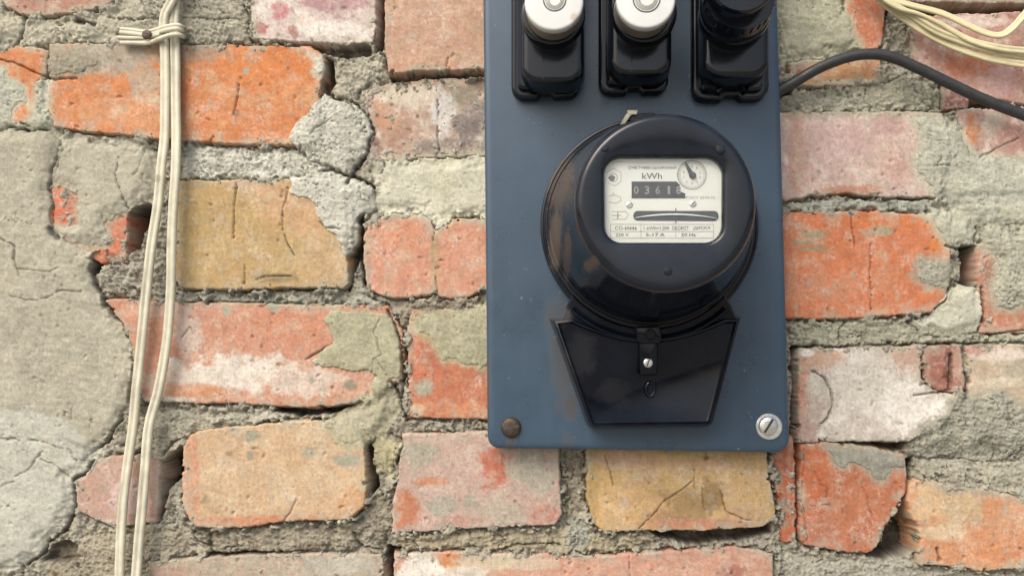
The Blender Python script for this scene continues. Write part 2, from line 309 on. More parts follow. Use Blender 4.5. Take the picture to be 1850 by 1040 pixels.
# (label, outline, face height, (tilt x, tilt y), base, [(noise scale, threshold, colour, amount)], [(x, y, rx, ry, colour, amount)])
BRICKS = [
 ('pink brick end cut off by mortar, top left', [(0,-150),(215,-150),(212,0),(195,9),(165,19),(130,25),(80,29),(40,27),(14,14),(4,0)], 2, (0,0), (198,138,118), [(60,.1,(208,160,140),.7)], [(160,18,40,10,(205,160,130),.8)]),
 ('orange brick mostly hidden by mortar at the left edge', [(-180,82),(60,83),(88,92),(84,130),(72,160),(66,225),(-180,226)], 1, (0,0), OR, [(40,.1,OL,.8)], [(100,90,20,10,(222,140,110),.8)]),
 ('bright orange brick behind the cable', [(92,80),(300,80),(440,84),(560,84),(588,100),(584,150),(577,172),(578,255),(540,263),(430,261),(330,254),(230,245),(150,237),(98,230),(90,200),(88,150)], 4, (0,.01), OR,
   [(70,.0,OL,.75),(30,.25,(222,150,120),.5)], [(480,120,90,50,(232,132,70),.75),(230,200,110,30,(232,160,115),.6),(215,105,75,30,(172,158,140),.95),(150,110,60,26,(165,158,140),.95),(270,150,35,26,(186,168,146),.8),(350,95,60,20,(190,150,125),.8),(275,180,30,10,(228,190,160),.7),(445,130,8,7,GRY,.9),(430,205,5,8,(150,90,60),.8)]),
 ('whitened pink brick with red spots', [(462,-150),(684,-150),(681,0),(680,50),(676,80),(600,80),(520,76),(458,72),(455,30)], 6, (0,0), (216,196,184), [(50,.05,(226,218,205),.9),(26,.2,(196,140,138),.75)], [(507,22,15,17,(222,138,138),1),(475,53,11,11,(205,122,116),1),(533,60,9,13,(190,120,112),1),(610,10,60,14,(186,130,136),.8),(600,55,60,18,(232,226,214),.8)]),
 ('smooth salmon brick beside the panel top', [(697,-80),(960,-80),(960,126),(873,129),(800,130),(740,133),(703,135),(698,100)], 12, (0,.0), (214,160,132), [(50,.1,(220,170,142),.6),(26,.3,(205,148,120),.6)], [(760,122,60,9,(218,150,116),.7)]),
 ('soot smeared pink brick', [(656,168),(700,150),(780,142),(960,136),(960,278),(860,282),(760,284),(700,292),(668,290),(664,240)], -2, (0,0), (206,160,138), [(26,.05,(218,205,188),.85),(34,.2,(176,150,138),.6)], [(850,225,32,60,(116,112,112),.8),(800,265,60,16,(130,122,118),.75),(800,200,26,40,(205,204,198),.9),(700,215,30,34,(212,150,118),.9),(740,172,60,20,(220,202,180),.9),(720,250,24,22,(190,140,118),.9),(675,265,16,24,(150,108,98),.9),(835,170,30,22,(150,142,122),.85)]),
 ('yellow ochre brick right of the cable', [(318,328),(440,327),(520,325),(600,327),(626,345),(628,430),(631,512),(622,522),(540,521),(440,524),(330,520),(316,500)], 8, (.0,.0), YEL, [(80,.0,(212,172,122),.7),(30,.25,(196,154,100),.6)], [(560,380,90,50,(222,166,124),.75),(590,470,50,50,(216,170,128),.7),(470,335,60,18,(224,168,126),.8),(345,420,30,110,(200,162,108),.5),(430,400,60,60,(208,164,114),.4),(500,503,42,9,(130,116,92),.6)]),
 ('salmon brick with a notched top', [(657,428),(668,410),(688,394),(712,386),(760,388),(778,398),(784,414),(792,416),(804,404),(818,397),(960,400),(960,522),(872,522),(850,536),(815,540),(795,536),(787,529),(770,534),(715,538),(690,532),(665,520),(659,480)], 6, (0,0), (226,152,122), [(40,.1,(228,168,136),.7),(22,.3,(214,136,106),.6)], [(720,420,50,30,(230,146,110),.7),(786,455,10,60,(196,160,120),.7),(786,520,7,14,(180,150,120),.8)]),
 ('orange red brick nearly buried in mortar', [(88,318),(150,318),(228,380),(226,474),(180,474),(88,420)], -3, (0,0), (226,122,88), [(20,.1,(232,146,108),.7)], [(205,465,20,10,(150,80,55),.9)]),
 ('salmon brick whitened along its lower half', [(193,541),(300,545),(463,548),(600,550),(700,553),(729,600),(729,680),(695,706),(640,727),(560,736),(463,730),(300,725),(262,724),(244,650),(235,600)], 6, (0,0), (221,148,118), [(34,.1,(226,166,136),.7),(20,.25,(208,128,98),.6)],
   [(430,675,140,34,WHI,.95),(560,690,70,26,(226,200,182),.9),(340,600,30,40,(220,196,180),.8),(300,690,40,26,(222,190,170),.8),(350,705,70,14,(224,146,100),.8),(640,700,50,16,(226,168,140),.8),(300,560,60,14,(222,186,168),.7),(310,722,50,6,(224,216,200),.9),(520,590,70,34,(222,140,104),.6),(412,562,9,10,GRY,.95),(495,553,12,12,GRY,1),(632,695,11,11,(150,144,122),.95),(565,687,6,6,GRY,.9)]),
 ('orange red brick under an olive mortar skin', [(737,600),(742,558),(960,550),(960,757),(850,756),(738,754)], 2, (0,0), (212,122,88), [(30,.05,(222,144,104),.7),(18,.25,(196,104,78),.6)], [(766,700,19,15,GRY,.95),(790,630,30,40,(200,112,88),.6),(840,740,40,14,(228,140,92),.8),(755,740,14,10,(232,190,150),.8)]),
 ('peach brick with rounded corners', [(336,805),(344,786),(368,777),(450,768),(560,757),(640,768),(659,798),(663,880),(659,912),(630,936),(515,940),(440,951),(362,951),(342,930),(333,900)], 12, (0,0), PEA, [(60,.05,(228,188,150),.7),(26,.25,(220,168,128),.6)], [(350,860,16,90,(226,150,114),.8),(500,940,160,12,(220,140,100),.9),(640,905,26,28,(226,164,118),.8),(460,787,15,12,(160,156,132),.95),(458,822,8,8,(160,150,126),.95),(562,815,14,10,GRY,.9),(630,830,30,12,GRY,.95),(418,817,7,5,(168,140,110),.9),(375,900,8,9,(176,146,110),.7)]),
 ('greyed pink brick below the panel', [(728,784),(880,780),(1008,790),(1013,900),(1015,928),(1002,946),(870,951),(800,956),(710,960),(709,930),(722,840)], 8, (0,0), (204,166,150), [(30,.05,(212,180,164),.8),(20,.25,(196,142,122),.6)], [(895,850,28,36,(206,112,84),.95),(735,920,22,40,(212,126,90),.95),(780,868,34,8,(218,140,104),.9),(985,930,30,20,(206,134,112),.8),(960,850,45,40,(176,170,152),.95),(760,822,30,26,(170,164,144),.95),(800,915,26,22,(166,162,144),.95),(850,905,14,14,(166,162,144),.9),(905,925,50,22,(186,172,152),.8),(830,940,60,10,(206,140,120),.6)]),
 ('ochre brick with a brown stain below the panel', [(1058,780),(1378,780),(1388,860),(1398,915),(1396,936),(1376,950),(1270,955),(1155,956),(1092,958),(1068,942),(1061,900)], 10, (0,0), (218,168,110), [(50,.05,(218,170,126),.75),(26,.25,(198,156,98),.6)], [(1130,830,60,16,(222,168,136),.8),(1240,840,110,12,(220,170,132),.7),(1150,910,60,40,(222,168,120),.6),(1240,915,52,34,(176,134,90),.85),(1285,890,22,26,(172,130,90),.85),(1200,935,40,18,(184,134,92),.8),(1270,944,110,10,(214,138,108),.9),(1350,925,40,20,(214,164,126),.8),(1271,825,5,5,(130,84,62),.9),(1070,870,12,60,(196,152,92),.7)]),
 ('narrow red orange brick edge below the panel corner', [(1392,790),(1434,790),(1438,880),(1438,978),(1414,978),(1405,900),(1398,860)], 0, (0,0), (205,106,70), [(24,.1,(216,122,84),.7)], [(1415,908,12,9,(120,110,98),.9)]),
 ('flaking red orange brick', [(1446,800),(1500,797),(1560,806),(1632,820),(1637,860),(1634,890),(1620,908),(1600,945),(1582,985),(1566,998),(1500,991),(1444,981)], 6, (0,0), (206,116,78), [(34,.05,(218,134,96),.75),(20,.2,(194,100,68),.7)], [(1490,960,50,40,(206,128,100),.7),(1550,920,50,50,(210,126,90),.6),(1470,860,22,70,(216,110,66),.7),(1500,830,16,16,(222,140,90),.6)]),
 ('pale peach brick with a ring mark at the right edge', [(1637,905),(1640,882),(1652,866),(1682,864),(1705,874),(1761,878),(1805,888),(1860,906),(1990,920),(1990,1030),(1850,1022),(1800,1028),(1766,1030),(1727,1019),(1694,1020),(1658,1018),(1661,972),(1648,940)], 8, (0,0), (226,150,106), [(40,.05,(230,168,126),.8),(22,.25,(216,128,84),.6)], [(1690,905,55,40,(234,184,140),.95),(1735,920,34,34,(218,176,136),.9),(1700,960,50,14,(236,196,158),.8),(1800,990,60,26,(226,140,92),.7),(1820,940,40,26,(222,158,120),.7)]),
 ('whitewashed brick right of the panel corner', [(1441,630),(1600,625),(1660,624),(1662,690),(1690,708),(1738,712),(1700,768),(1640,796),(1441,797)], 6, (0,0), (206,196,182), [(30,.0,(226,222,210),.9),(16,.22,(196,170,152),.75),(46,.2,(188,186,170),.7)], [(1480,650,46,20,(216,156,128),.85),(1450,720,13,80,(210,132,104),.85),(1460,780,24,26,(196,148,136),.8),(1475,715,24,40,(190,166,150),.8),(1640,640,30,30,(204,150,126),.8),(1630,730,50,40,(232,228,216),.8),(1540,690,70,50,(208,206,192),.6),(1455,637,14,7,(232,228,216),.9),(1690,740,30,18,(238,234,222),.9)]),
 ('broken red brown brick stub', [(1664,626),(1738,622),(1746,700),(1736,708),(1690,706),(1668,690)], 3, (0,0), (178,108,92), [(18,.1,(200,136,116),.8)], [(1712,660,8,40,(122,78,64),.8),(1728,650,9,40,(206,156,136),.7)]),
 ('beige pink brick at the right edge', [(1746,624),(1990,618),(1990,790),(1750,790)], 4, (0,0), (206,176,148), [(30,.05,(218,190,166),.8),(20,.22,(190,160,134),.6)], [(1800,640,60,12,(222,206,192),.85),(1760,632,26,10,(206,130,112),.8),(1815,690,50,10,(224,204,176),.7),(1840,665,30,14,(180,172,150),.8)]),
 ('vivid orange brick right of the meter panel', [(1380,386),(1560,382),(1660,387),(1702,398),(1716,450),(1712,530),(1682,565),(1600,571),(1500,576),(1380,574)], 6, (0,0), (226,128,84), [(60,.05,(224,140,102),.75),(24,.28,(214,112,70),.5)], [(1600,400,80,16,(230,126,70),.7),(1690,445,20,20,(230,132,70),.8),(1480,520,80,30,(226,146,110),.6),(1470,424,26,8,(168,152,118),.9),(1452,437,22,5,(164,146,112),.85),(1470,450,30,5,(168,150,116),.85),(1592,418,24,10,(176,158,126),.9),(1565,423,14,4,(176,158,126),.8)]),
 ('whitish pink brick with peeling base', [(1380,204),(1560,203),(1700,200),(1715,280),(1690,358),(1560,354),(1530,350),(1430,362),(1380,358)], 5, (0,0), (214,178,164), [(34,.0,(226,200,186),.85),(18,.22,(202,150,138),.7)], [(1440,260,20,90,(214,150,126),.7),(1540,345,60,10,(212,130,100),.85),(1600,225,40,20,(198,150,144),.7),(1510,250,70,40,(214,176,168),.6),(1620,300,34,26,(216,160,144),.7)]),
 ('pink and orange brick at the right edge, upper', [(1728,196),(1990,192),(1990,345),(1735,345)], 2, (0,0), (206,156,142), [(24,.05,(226,206,188),.85),(18,.25,(182,122,108),.7)], [(1757,235,12,32,(222,134,88),.9),(1790,225,26,22,(196,180,160),.8),(1830,250,30,26,(214,146,132),.8)]),
 ('orange brick sliver by the cable bend', [(1424,112),(1590,100),(1592,150),(1520,156),(1428,156)], 1, (0,0), (224,158,112), [(24,.1,(230,182,140),.8)], [(1430,126,26,16,(176,96,78),.95),(1540,148,60,5,(230,220,196),.8),(1570,125,20,20,(216,140,96),.7)]),
 ('red orange brick strip at the top right', [(1520,-150),(1604,-150),(1600,20),(1592,88),(1560,96),(1530,60)], 1, (0,0), (214,124,88), [(24,.1,(222,144,108),.7)], []),
 ('rosy brick behind the cream cables', [(1640,30),(1720,26),(1990,18),(1990,188),(1850,188),(1770,176),(1706,158),(1650,110)], 2, (0,0), (208,148,132), [(28,.05,(224,182,168),.8),(18,.22,(188,110,98),.6)], [(1740,120,40,24,(212,124,92),.85),(1810,150,40,26,(216,164,160),.7),(1760,40,60,12,(228,206,192),.8)]),
 ('dark red brick fragment under the black cable', [(1700,150),(1748,160),(1752,196),(1706,200)], -1, (0,0), (160,96,86), [(14,.1,(206,170,156),.8)], []),
 ('taupe brick along the top right', [(1590,-150),(1990,-150),(1990,4),(1850,8),(1700,6),(1640,4),(1604,0)], 2, (0,0), (172,144,126), [(24,.1,(188,160,140),.7)], []),
 ('orange chip of brick at the right edge', [(1766,440),(1990,430),(1990,600),(1770,602)], -1, (0,0), (206,128,98), [(20,.1,(220,158,128),.8)], [(1785,500,14,26,(176,112,90),.9)]),
 ('long salmon brick along the bottom edge', [(712,1002),(800,996),(900,998),(1000,1000),(1090,1004),(1136,1000),(1330,986),(1396,1000),(1396,1190),(712,1190)], 4, (0,0), (222,156,130), [(40,.1,(228,174,150),.75),(20,.25,(210,140,114),.6)], [(755,1025,46,34,(226,220,206),1),(815,1012,16,18,(226,142,84),.95),(900,1012,70,16,(226,196,164),.9),(840,1035,40,16,(224,214,200),.9),(1320,1030,26,14,(180,112,96),.8),(970,1015,40,14,(222,188,160),.8)]),
 ('grey filmed brick along the bottom edge', [(268,1014),(400,1004),(480,1000),(690,1000),(697,1060),(697,1190),(268,1190)], 1, (0,0), (190,164,142), [(26,.0,(176,170,148),.85),(18,.25,(212,160,138),.7)], [(610,1020,70,20,(184,180,164),.9),(300,1032,40,12,(206,152,132),.8)]),
 ('pale pink brick behind the lower cables', [(134,864),(158,848),(170,832),(200,824),(290,818),(289,900),(284,942),(210,953),(170,936),(142,922)], 1, (0,0), (208,158,138), [(30,.05,(218,176,158),.8),(16,.25,(222,152,116),.6)], [(225,900,26,46,(218,186,178),.8),(195,945,40,8,(220,204,190),.8),(280,880,10,60,(164,124,114),.7)]),
]
# mortar laid over the bricks: (outline, height, edge width, roughness, tint)
LT, DK, OLV, GRN = (206,202,180), (160,150,126), (182,176,142), (192,190,166)
SMEARS = [
 ([(-400,-20),(3,-6),(14,18),(40,29),(80,31),(130,27),(165,21),(212,6),(240,-160),(280,-160),(290,60),(280,76),(100,84),(-400,78)], 7, 8, 2.0, MOR),
 ([(300,-160),(456,-160),(455,30),(462,74),(440,80),(310,78),(298,40)], 6, 8, 2.2, MOR),
 ([(-400,128),(4,124),(20,140),(44,150),(52,190),(30,184),(26,222),(52,224),(64,190),(66,150),(84,138),(92,150),(96,232),(84,248),(-400,244)], 6, 6, 1.6, GRN),
 ([(82,92),(150,98),(190,106),(170,124),(140,138),(100,144),(78,132)], 8, 6, 1.6, DK),
 ([(560,96),(584,104),(580,140),(566,126)], 9, 5, 1.2, LT),
 ([(588,166),(606,178),(640,192),(668,206),(673,236),(680,246),(664,276),(648,298),(632,318),(600,308),(566,288),(532,266),(520,254),(530,234),(562,196)], 15, 12, 2.0, LT),
 ([(620,100),(660,104),(696,90),(697,140),(668,160),(640,190),(606,176),(600,140)], -4, 10, 4.5, MOR),
 ([(-400,240),(60,236),(98,240),(106,258),(110,268),(94,326),(92,380),(96,410),(120,438),(160,452),(192,446),(180,470),(162,498),(188,532),(196,562),(226,592),(238,618),(242,652),(238,690),(230,724),(212,764),(180,804),(152,826),(120,810),(60,792),(-400,776)], 12, 7, 1.1, MOR),
 ([(84,236),(240,252),(286,276),(284,310),(276,345),(262,366),(226,384),(192,400),(190,440),(160,452),(122,438),(80,408),(136,404),(140,380),(128,344),(94,328),(78,300)], 8, 5, 1.0, MOR),
 ([(-400,742),(60,740),(120,760),(166,800),(190,816),(162,846),(152,856),(132,862),(135,900),(128,932),(115,957),(90,974),(72,1002),(50,1022),(0,1036),(-400,1046)], 11, 7, .9, (198,194,172)),
 ([(330,262),(430,268),(560,272),(590,292),(620,316),(600,326),(520,322),(330,322)], 3, 7, 2.6, LT),
 ([(522,322),(600,310),(640,318),(674,340),(680,372),(664,396),(650,410),(648,440),(632,462),(618,452),(612,428),(590,420),(578,392),(560,362),(524,350)], 14, 9, 1.8, LT),
 ([(668,296),(700,288),(760,284),(960,278),(960,402),(876,398),(820,396),(800,406),(790,418),(780,410),(770,398),(740,388),(712,388),(690,394),(676,372),(680,330)], 9, 6, 1.0, (204,199,172)),
 ([(634,468),(650,450),(660,470),(662,520),(700,536),(716,546),(640,548),(636,520)], -4, 8, 3.0, GRY),
 ([(330,526),(440,528),(620,526),(640,544),(560,550),(450,545),(330,542)], 1, 6, 2.0, GRY),
 ([(596,556),(640,560),(700,566),(722,590),(730,640),(728,672),(706,690),(690,720),(670,706),(680,676),(640,668),(580,662),(560,655),(590,632),(604,616),(596,600),(582,576)], 12, 6, 1.1, OLV),
 ([(640,724),(690,700),(716,690),(724,740),(700,772),(668,806),(610,800),(590,766),(580,756)], 10, 8, 1.2, (186,178,146)),
 ([(742,574),(772,560),(870,546),(960,546),(960,668),(872,668),(832,656),(800,648),(786,630),(774,606),(750,600)], 7, 6, 1.2, OLV),
 ([(716,548),(780,540),(870,536),(872,556),(770,562),(740,580),(730,600),(716,590)], -2, 8, 4.5, DK),
 ([(266,742),(330,736),(480,744),(560,748),(520,760),(450,770),(390,776),(345,782),(330,800),(300,830),(272,830)], -2, 9, 2.6, MOR),
 ([(668,792),(690,784),(720,790),(722,820),(712,850),(700,862),(686,852),(672,830)], 5, 8, 1.6, (184,174,136)),
 ([(672,880),(690,872),(700,900),(704,950),(692,985),(674,978),(664,940)], -6, 8, 4.0, DK),
 ([(350,962),(500,956),(640,944),(660,950),(640,990),(480,998),(372,1004),(360,990)], -3, 7, 4.5, DK),
 ([(720,966),(900,962),(1010,954),(1060,952),(1090,964),(1180,962),(1190,976),(1100,1000),(980,994),(800,990),(722,992)], -4, 7, 3.5, (176,164,134)),
 ([(1026,930),(1050,936),(1066,960),(1060,990),(1034,994),(1022,970)], 4, 7, 3.0, GRY),
 ([(1020,826),(1052,826),(1058,900),(1046,940),(1024,930)], -8, 8, 5.0, DK),
 ([(1400,-160),(1524,-160),(1526,10),(1540,40),(1556,84),(1520,100),(1440,116),(1400,110)], 7, 8, 1.4, (184,180,150)),
 ([(1430,162),(1520,158),(1596,148),(1600,120),(1630,118),(1690,146),(1704,170),(1700,200),(1560,206),(1430,204)], 3, 7, 2.4, (174,170,146)),
 ([(1642,214),(1660,246),(1656,276),(1640,292),(1652,316),(1680,352),(1690,366),(1720,372),(1760,410),(1990,430),(1990,300),(1860,288),(1810,284),(1770,278),(1752,266),(1740,244),(1726,222),(1700,206)], 8, 8, 1.6, (190,188,164)),
 ([(1425,366),(1540,360),(1680,362),(1684,382),(1560,378),(1426,382)], 0, 5, 2.0, (172,172,152)),
 ([(1664,382),(1700,374),(1770,382),(1768,440),(1752,452),(1716,452),(1700,440),(1692,424),(1684,404)], 11, 7, 1.2, (194,190,164)),
 ([(1662,468),(1690,466),(1730,462),(1736,500),(1716,520),(1704,524),(1660,510),(1646,500)], 9, 6, 2.0, (170,166,144)),
 ([(1762,400),(1860,400),(1990,410),(1990,560),(1850,556),(1814,560),(1796,552),(1790,520),(1800,480),(1778,450)], 7, 8, 2.0, (178,174,150)),
 ([(1704,530),(1730,512),(1758,516),(1772,540),(1776,580),(1764,596),(1738,604),(1700,606),(1660,600),(1640,584),(1680,568)], 15, 12, 1.0, (200,196,170)),
 ([(1430,584),(1510,580),(1620,578),(1700,590),(1780,602),(1990,604),(1990,622),(1700,622),(1560,622),(1430,626)], 0, 6, 2.2, (172,168,142)),
 ([(1640,800),(1660,768),(1700,752),(1722,712),(1752,714),(1800,704),(1830,716),(1860,742),(1990,760),(1990,830),(1800,826),(1650,822)], 9, 7, 2.4, (170,166,144)),
 ([(1646,824),(1800,828),(1990,834),(1990,922),(1860,906),(1806,892),(1762,886),(1704,886),(1690,870),(1660,862)], 5, 7, 2.6, (174,168,144)),
 ([(1492,806),(1540,800),(1630,820),(1634,848),(1612,848),(1596,866),(1580,870),(1562,846),(1540,838),(1520,846),(1504,836)], 10, 4, 1.0, (168,164,144)),
 ([(1400,990),(1480,996),(1560,1004),(1600,1010),(1640,1004),(1690,1024),(1760,1034),(1990,1030),(1990,1300),(1400,1300)], 1, 9, 3.0, (176,170,148)),
 ([(80,1010),(110,990),(160,960),(205,956),(330,950),(350,1000),(268,1016),(240,1300),(40,1300)], 1, 9, 3.2, (168,158,132)),
]
HOLES = [   # (outline, depth) crevices, with their shade painted into the tone too
 ([(679,-150),(696,-150),(697,60),(690,96),(677,96),(681,40)], 55),
 ([(588,104),(604,112),(602,150),(590,172),(584,160)], 40),
 ([(224,392),(240,378),(268,366),(276,388),(262,420),(250,450),(228,458)], 60),
 ([(172,456),(186,452),(190,462),(172,486),(164,498),(160,488)], 42),
 ([(648,392),(660,384),(656,410),(658,452),(666,520),(656,510),(650,470),(636,500),(632,526),(624,522),(630,470),(646,440)], 34),
 ([(290,842),(312,818),(332,804),(333,860),(312,870),(298,900),(290,940),(286,900)], 55),
 ([(80,1000),(98,980),(120,974),(138,986),(140,1014),(100,1016),(74,1012)], 16),
 ([(664,800),(674,808),(676,850),(684,880),(670,900),(664,880)], 40),
 ([(500,730),(560,738),(640,728),(600,746),(540,752),(496,742)], 34),
 ([(1176,958),(1280,956),(1390,948),(1396,962),(1340,976),(1260,984),(1210,976)], 34),
 ([(1438,796),(1446,800),(1445,900),(1442,984),(1437,980)], 44),
 ([(1632,830),(1650,826),(1648,860),(1636,900),(1652,950),(1660,990),(1640,1004),(1600,1012),(1566,1004),(1584,986),(1606,944),(1630,896)], 55),
 ([(1450,797),(1640,797),(1634,814),(1570,812),(1490,806)], 34),
 ([(1736,440),(1766,444),(1770,500),(1754,520),(1738,512)], 40),
 ([(1604,4),(1850,8),(1990,6),(1990,18),(1850,24),(1700,26),(1620,24)], 30),
 ([(1408,150),(1432,148),(1430,168),(1408,176)], 30),
 ([(1412,250),(1428,256),(1440,300),(1436,336),(1428,330),(1424,300)], 28),
 ([(1430,620),(1442,626),(1440,800),(1428,800)], 30),
 ([(1730,158),(1790,184),(1850,208),(1850,222),(1790,210),(1736,196)], 22),
 ([(536,80),(670,84),(668,102),(600,102),(540,96)], 18),  # shaded mortar ledge, drawn as a dark hollow
 ([(700,136),(800,134),(872,130),(872,140),(780,144),(706,148)], 24),
 ([(700,985),(724,990),(716,1002),(712,1190),(696,1190),(694,1010)], 34),
 ([(372,996),(480,996),(560,994),(480,1002),(374,1010)], 16),
 ([(1572,0),(1612,16),(1600,40),(1576,30)], 26),
]
CRACKS = [
 ([(168,832),(152,856),(133,866),(136,900),(129,932),(116,957),(91,974),(73,1002),(50,1022)], 2.6, 14),
 ([(433,152),(429,182),(424,210)], 1.5, 7), ([(812,106),(809,124)], 1.3, 6), ([(386,246),(380,262)], 1.6, 7), ([(790,180),(793,215),(790,245),(794,270)], 1.5, 7), ([(330,610),(345,590),(352,604)], 1.3, 5),  # (line, half width, depth)
 ([(107,255),(105,280),(92,310),(90,340),(95,380),(94,415)], 1.6, 9), ([(90,412),(98,424),(104,428)], 4, 12),
 ([(212,282),(212,330),(222,355),(230,378)], 1.3, 6), ([(260,275),(252,300),(242,315)], 1.1, 4),
 ([(45,28),(40,50),(34,72),(25,84)], 2.0, 9), ([(138,36),(150,40),(168,46)], 4.0, 14), ([(0,108),(22,114),(60,130),(100,146),(140,143)], 2.0, 9),
 ([(255,2),(268,24),(275,48)], 1.3, 5), ([(196,32),(240,36),(285,32)], 1.8, 8), ([(330,33),(400,34),(445,38)], 1.4, 6), ([(330,80),(360,82),(400,78),(440,80)], 1.6, 8),
 ([(440,10),(450,30),(446,55),(456,78)], 2.0, 9), ([(664,206),(676,240),(660,280),(634,316),(628,330)], 2.6, 13), ([(640,182),(652,165),(668,150)], 2.0, 9),
 ([(600,176),(630,190),(640,200)], 1.8, 7), ([(560,245),(575,230),(600,215)], 1.3, 5), ([(690,290),(694,300),(688,312)], 1.6, 8), ([(632,316),(660,320)], 1.6, 8),
 ([(430,334),(427,380),(424,432)], 1.3, 7), ([(446,478),(443,512)], 1.2, 6), ([(522,340),(514,380),(512,410),(520,438),(533,460)], 1.3, 7), ([(464,506),(480,499),(528,499)], 1.4, 6),
 ([(580,402),(592,412),(618,416)], 1.5, 7), ([(786,418),(784,436)], 1.4, 6), ([(788,500),(791,530)], 1.4, 5),
 ([(0,430),(25,445),(30,480),(35,500)], 1.6, 6), ([(35,486),(80,492),(110,484)], 1.2, 4), ([(20,535),(70,544),(100,530),(150,524)], 1.3, 5), ([(160,492),(172,512),(186,532),(192,552)], 3.0, 12),
 ([(130,730),(132,760)], 1.2, 4), ([(30,860),(60,840),(78,812)], 1.3, 5), ([(78,826),(100,840),(128,862)], 1.3, 5), ([(5,880),(30,870)], 1.4, 4),
 ([(270,795),(300,788),(304,772)], 1.2, 5), ([(296,820),(310,800),(330,795)], 2.4, 10), ([(345,950),(352,975),(380,985),(384,1000)], 2.2, 10),
 ([(378,965),(382,1000),(480,1000)], 2.4, 10), ([(672,680),(676,650),(690,640),(678,600),(686,576)], 1.2, 4), ([(555,650),(572,640),(590,630)], 2.2, 7), ([(682,650),(700,680)], 1.2, 4),
 ([(700,560),(716,590),(726,620),(730,690),(724,720)], 2.2, 12), ([(708,690),(724,720),(732,756)], 2.4, 12), ([(738,756),(800,760),(872,758)], 1.8, 8),
 ([(680,792),(664,804),(668,840)], 2.0, 9), ([(705,784),(728,792),(722,830),(712,850)], 2.4, 10), ([(515,940),(530,920),(538,900)], 1.3, 5),
 ([(640,960),(650,985),(690,992)], 2.4, 10), ([(1094,820),(1102,850),(1108,875)], 1.3, 6), ([(1154,952),(1200,905),(1250,868)], 1.5, 6), ([(1253,845),(1254,880)], 1.6, 6), ([(1300,885),(1310,920),(1340,936),(1352,937)], 1.4, 6), ([(1266,880),(1272,920)], 1.2, 4),
 ([(1137,1002),(1138,1040),(1140,1120)], 1.2, 5), ([(1010,985),(970,980),(900,990)], 2.0, 9), ([(1534,382),(1540,425),(1545,445)], 1.4, 7), ([(1570,440),(1572,560)], 1.3, 6),
 ([(1466,670),(1488,682),(1500,704),(1502,730),(1496,752),(1482,764)], 2.4, 9), ([(1512,622),(1516,596),(1528,582)], 1.8, 9), ([(1430,628),(1560,624),(1700,621),(1850,618)], 2.2, 11), ([(1425,362),(1530,350),(1560,356),(1680,362)], 2.0, 9),
 ([(1604,362),(1606,380),(1620,382)], 1.5, 7), ([(1700,286),(1690,298),(1720,300)], 1.8, 7), ([(1770,284),(1800,268),(1840,250)], 1.5, 6), ([(1706,444),(1730,450),(1764,442)], 2.6, 11), ([(1765,410),(1762,440)], 2.0, 9),
 ([(1712,522),(1706,540),(1690,560)], 2.4, 11), ([(1774,520),(1776,580)], 3.4, 12), ([(1770,606),(1850,596),(1990,590)], 2.0, 8), ([(1566,160),(1564,185),(1572,192)], 1.4, 6), ([(1600,150),(1620,140),(1640,130)], 1.6, 6), ([(1620,200),(1700,204),(1740,196)], 2.0, 8),
 ([(1716,640),(1714,680),(1712,700)], 3.0, 10), ([(1738,626),(1744,690),(1746,708)], 1.6, 8), ([(1650,712),(1690,710),(1716,702)], 1.8, 9), ([(1640,824),(1720,828),(1850,834)], 1.6, 7),
 ([(1470,850),(1480,870),(1494,880),(1490,905)], 1.3, 4), ([(1464,912),(1500,910)], 1.2, 4), ([(1556,870),(1566,900),(1572,930)], 1.2, 4), ([(1452,812),(1448,900),(1456,975)], 1.3, 4), ([(1690,990),(1694,1010)], 3.5, 10),
 ([(440,525),(520,522),(620,524)], 2.0, 9), ([(330,546),(470,546),(590,552)], 1.4, 6), ([(240,520),(248,532)], 3, 12),
]

# ---- the mortar sheet
def axis(lo, hi, step, far):
    a = np.arange(lo, hi+.1, step); e = []
    s = step; v = hi
    while v < hi+far: s *= 1.35; v += s; e.append(v)
    e = np.array(e); return np.concatenate([(lo+hi-e)[::-1], a, e])
STEP = 1.9
gx, gy = axis(-30, 1880, STEP, 2600), axis(-26, 1066, STEP, 2000)
X, Y = np.meshgrid(gx, gy)
def region(poly, pad):
    p = np.array(poly); x0, y0 = p.min(0)-pad; x1, y1 = p.max(0)+pad
    i0, i1 = np.searchsorted(gx, [x0, x1]); j0, j1 = np.searchsorted(gy, [y0, y1])
    return (slice(j0, j1), slice(i0, i1))
wx = fbm(X, Y, 34, 11, 3)*7+fbm(X, Y, 9, 12, 2)*2.2
wy = fbm(X, Y, 34, 21, 3)*7+fbm(X, Y, 9, 22, 2)*2.2
big = fbm(X, Y, 150, 31, 3); mid = fbm(X, Y, 36, 32, 4); fin = fbm(X, Y, 9, 33, 3)
trow = fbm(X*.35+Y*.2, Y*1.5-X*.25, 13, 34, 3)
c1, c2, cv = worley(X+wx, Y+wy, 13, 41)
k1, k2, kv = worley(X+wx*1.5, Y+wy*1.5, 30, 42)
crumb = (1-np.clip(c1, 0, 1))*sst(.25, .8, cv)
grit = fbm(X, Y, 5.5, 35, 2)
Hm = -7+mid*7+crumb*6+fin*2.6+grit*2.2-sst(.12, .0, k2-k1)*4*sst(-.1, .4, big+mid)
tone = np.empty(X.shape+(3,)); tone[:] = alb((172, 164, 142))
rough = np.ones(X.shape)*3.0
Fm = np.full(X.shape, -7.0)
bd = np.full(X.shape, 60.0)                                   # distance to the nearest brick outline
for lab, poly, face, tilt, base, ns, bl in BRICKS:
    r = region(poly, 40); db = sdf(X[r]+wx[r]*.6, Y[r]+wy[r]*.6, poly); bd[r] = np.minimum(bd[r], db)
    Fm[r] = np.where(db < 3, face, Fm[r])
Fd = Fm.copy()
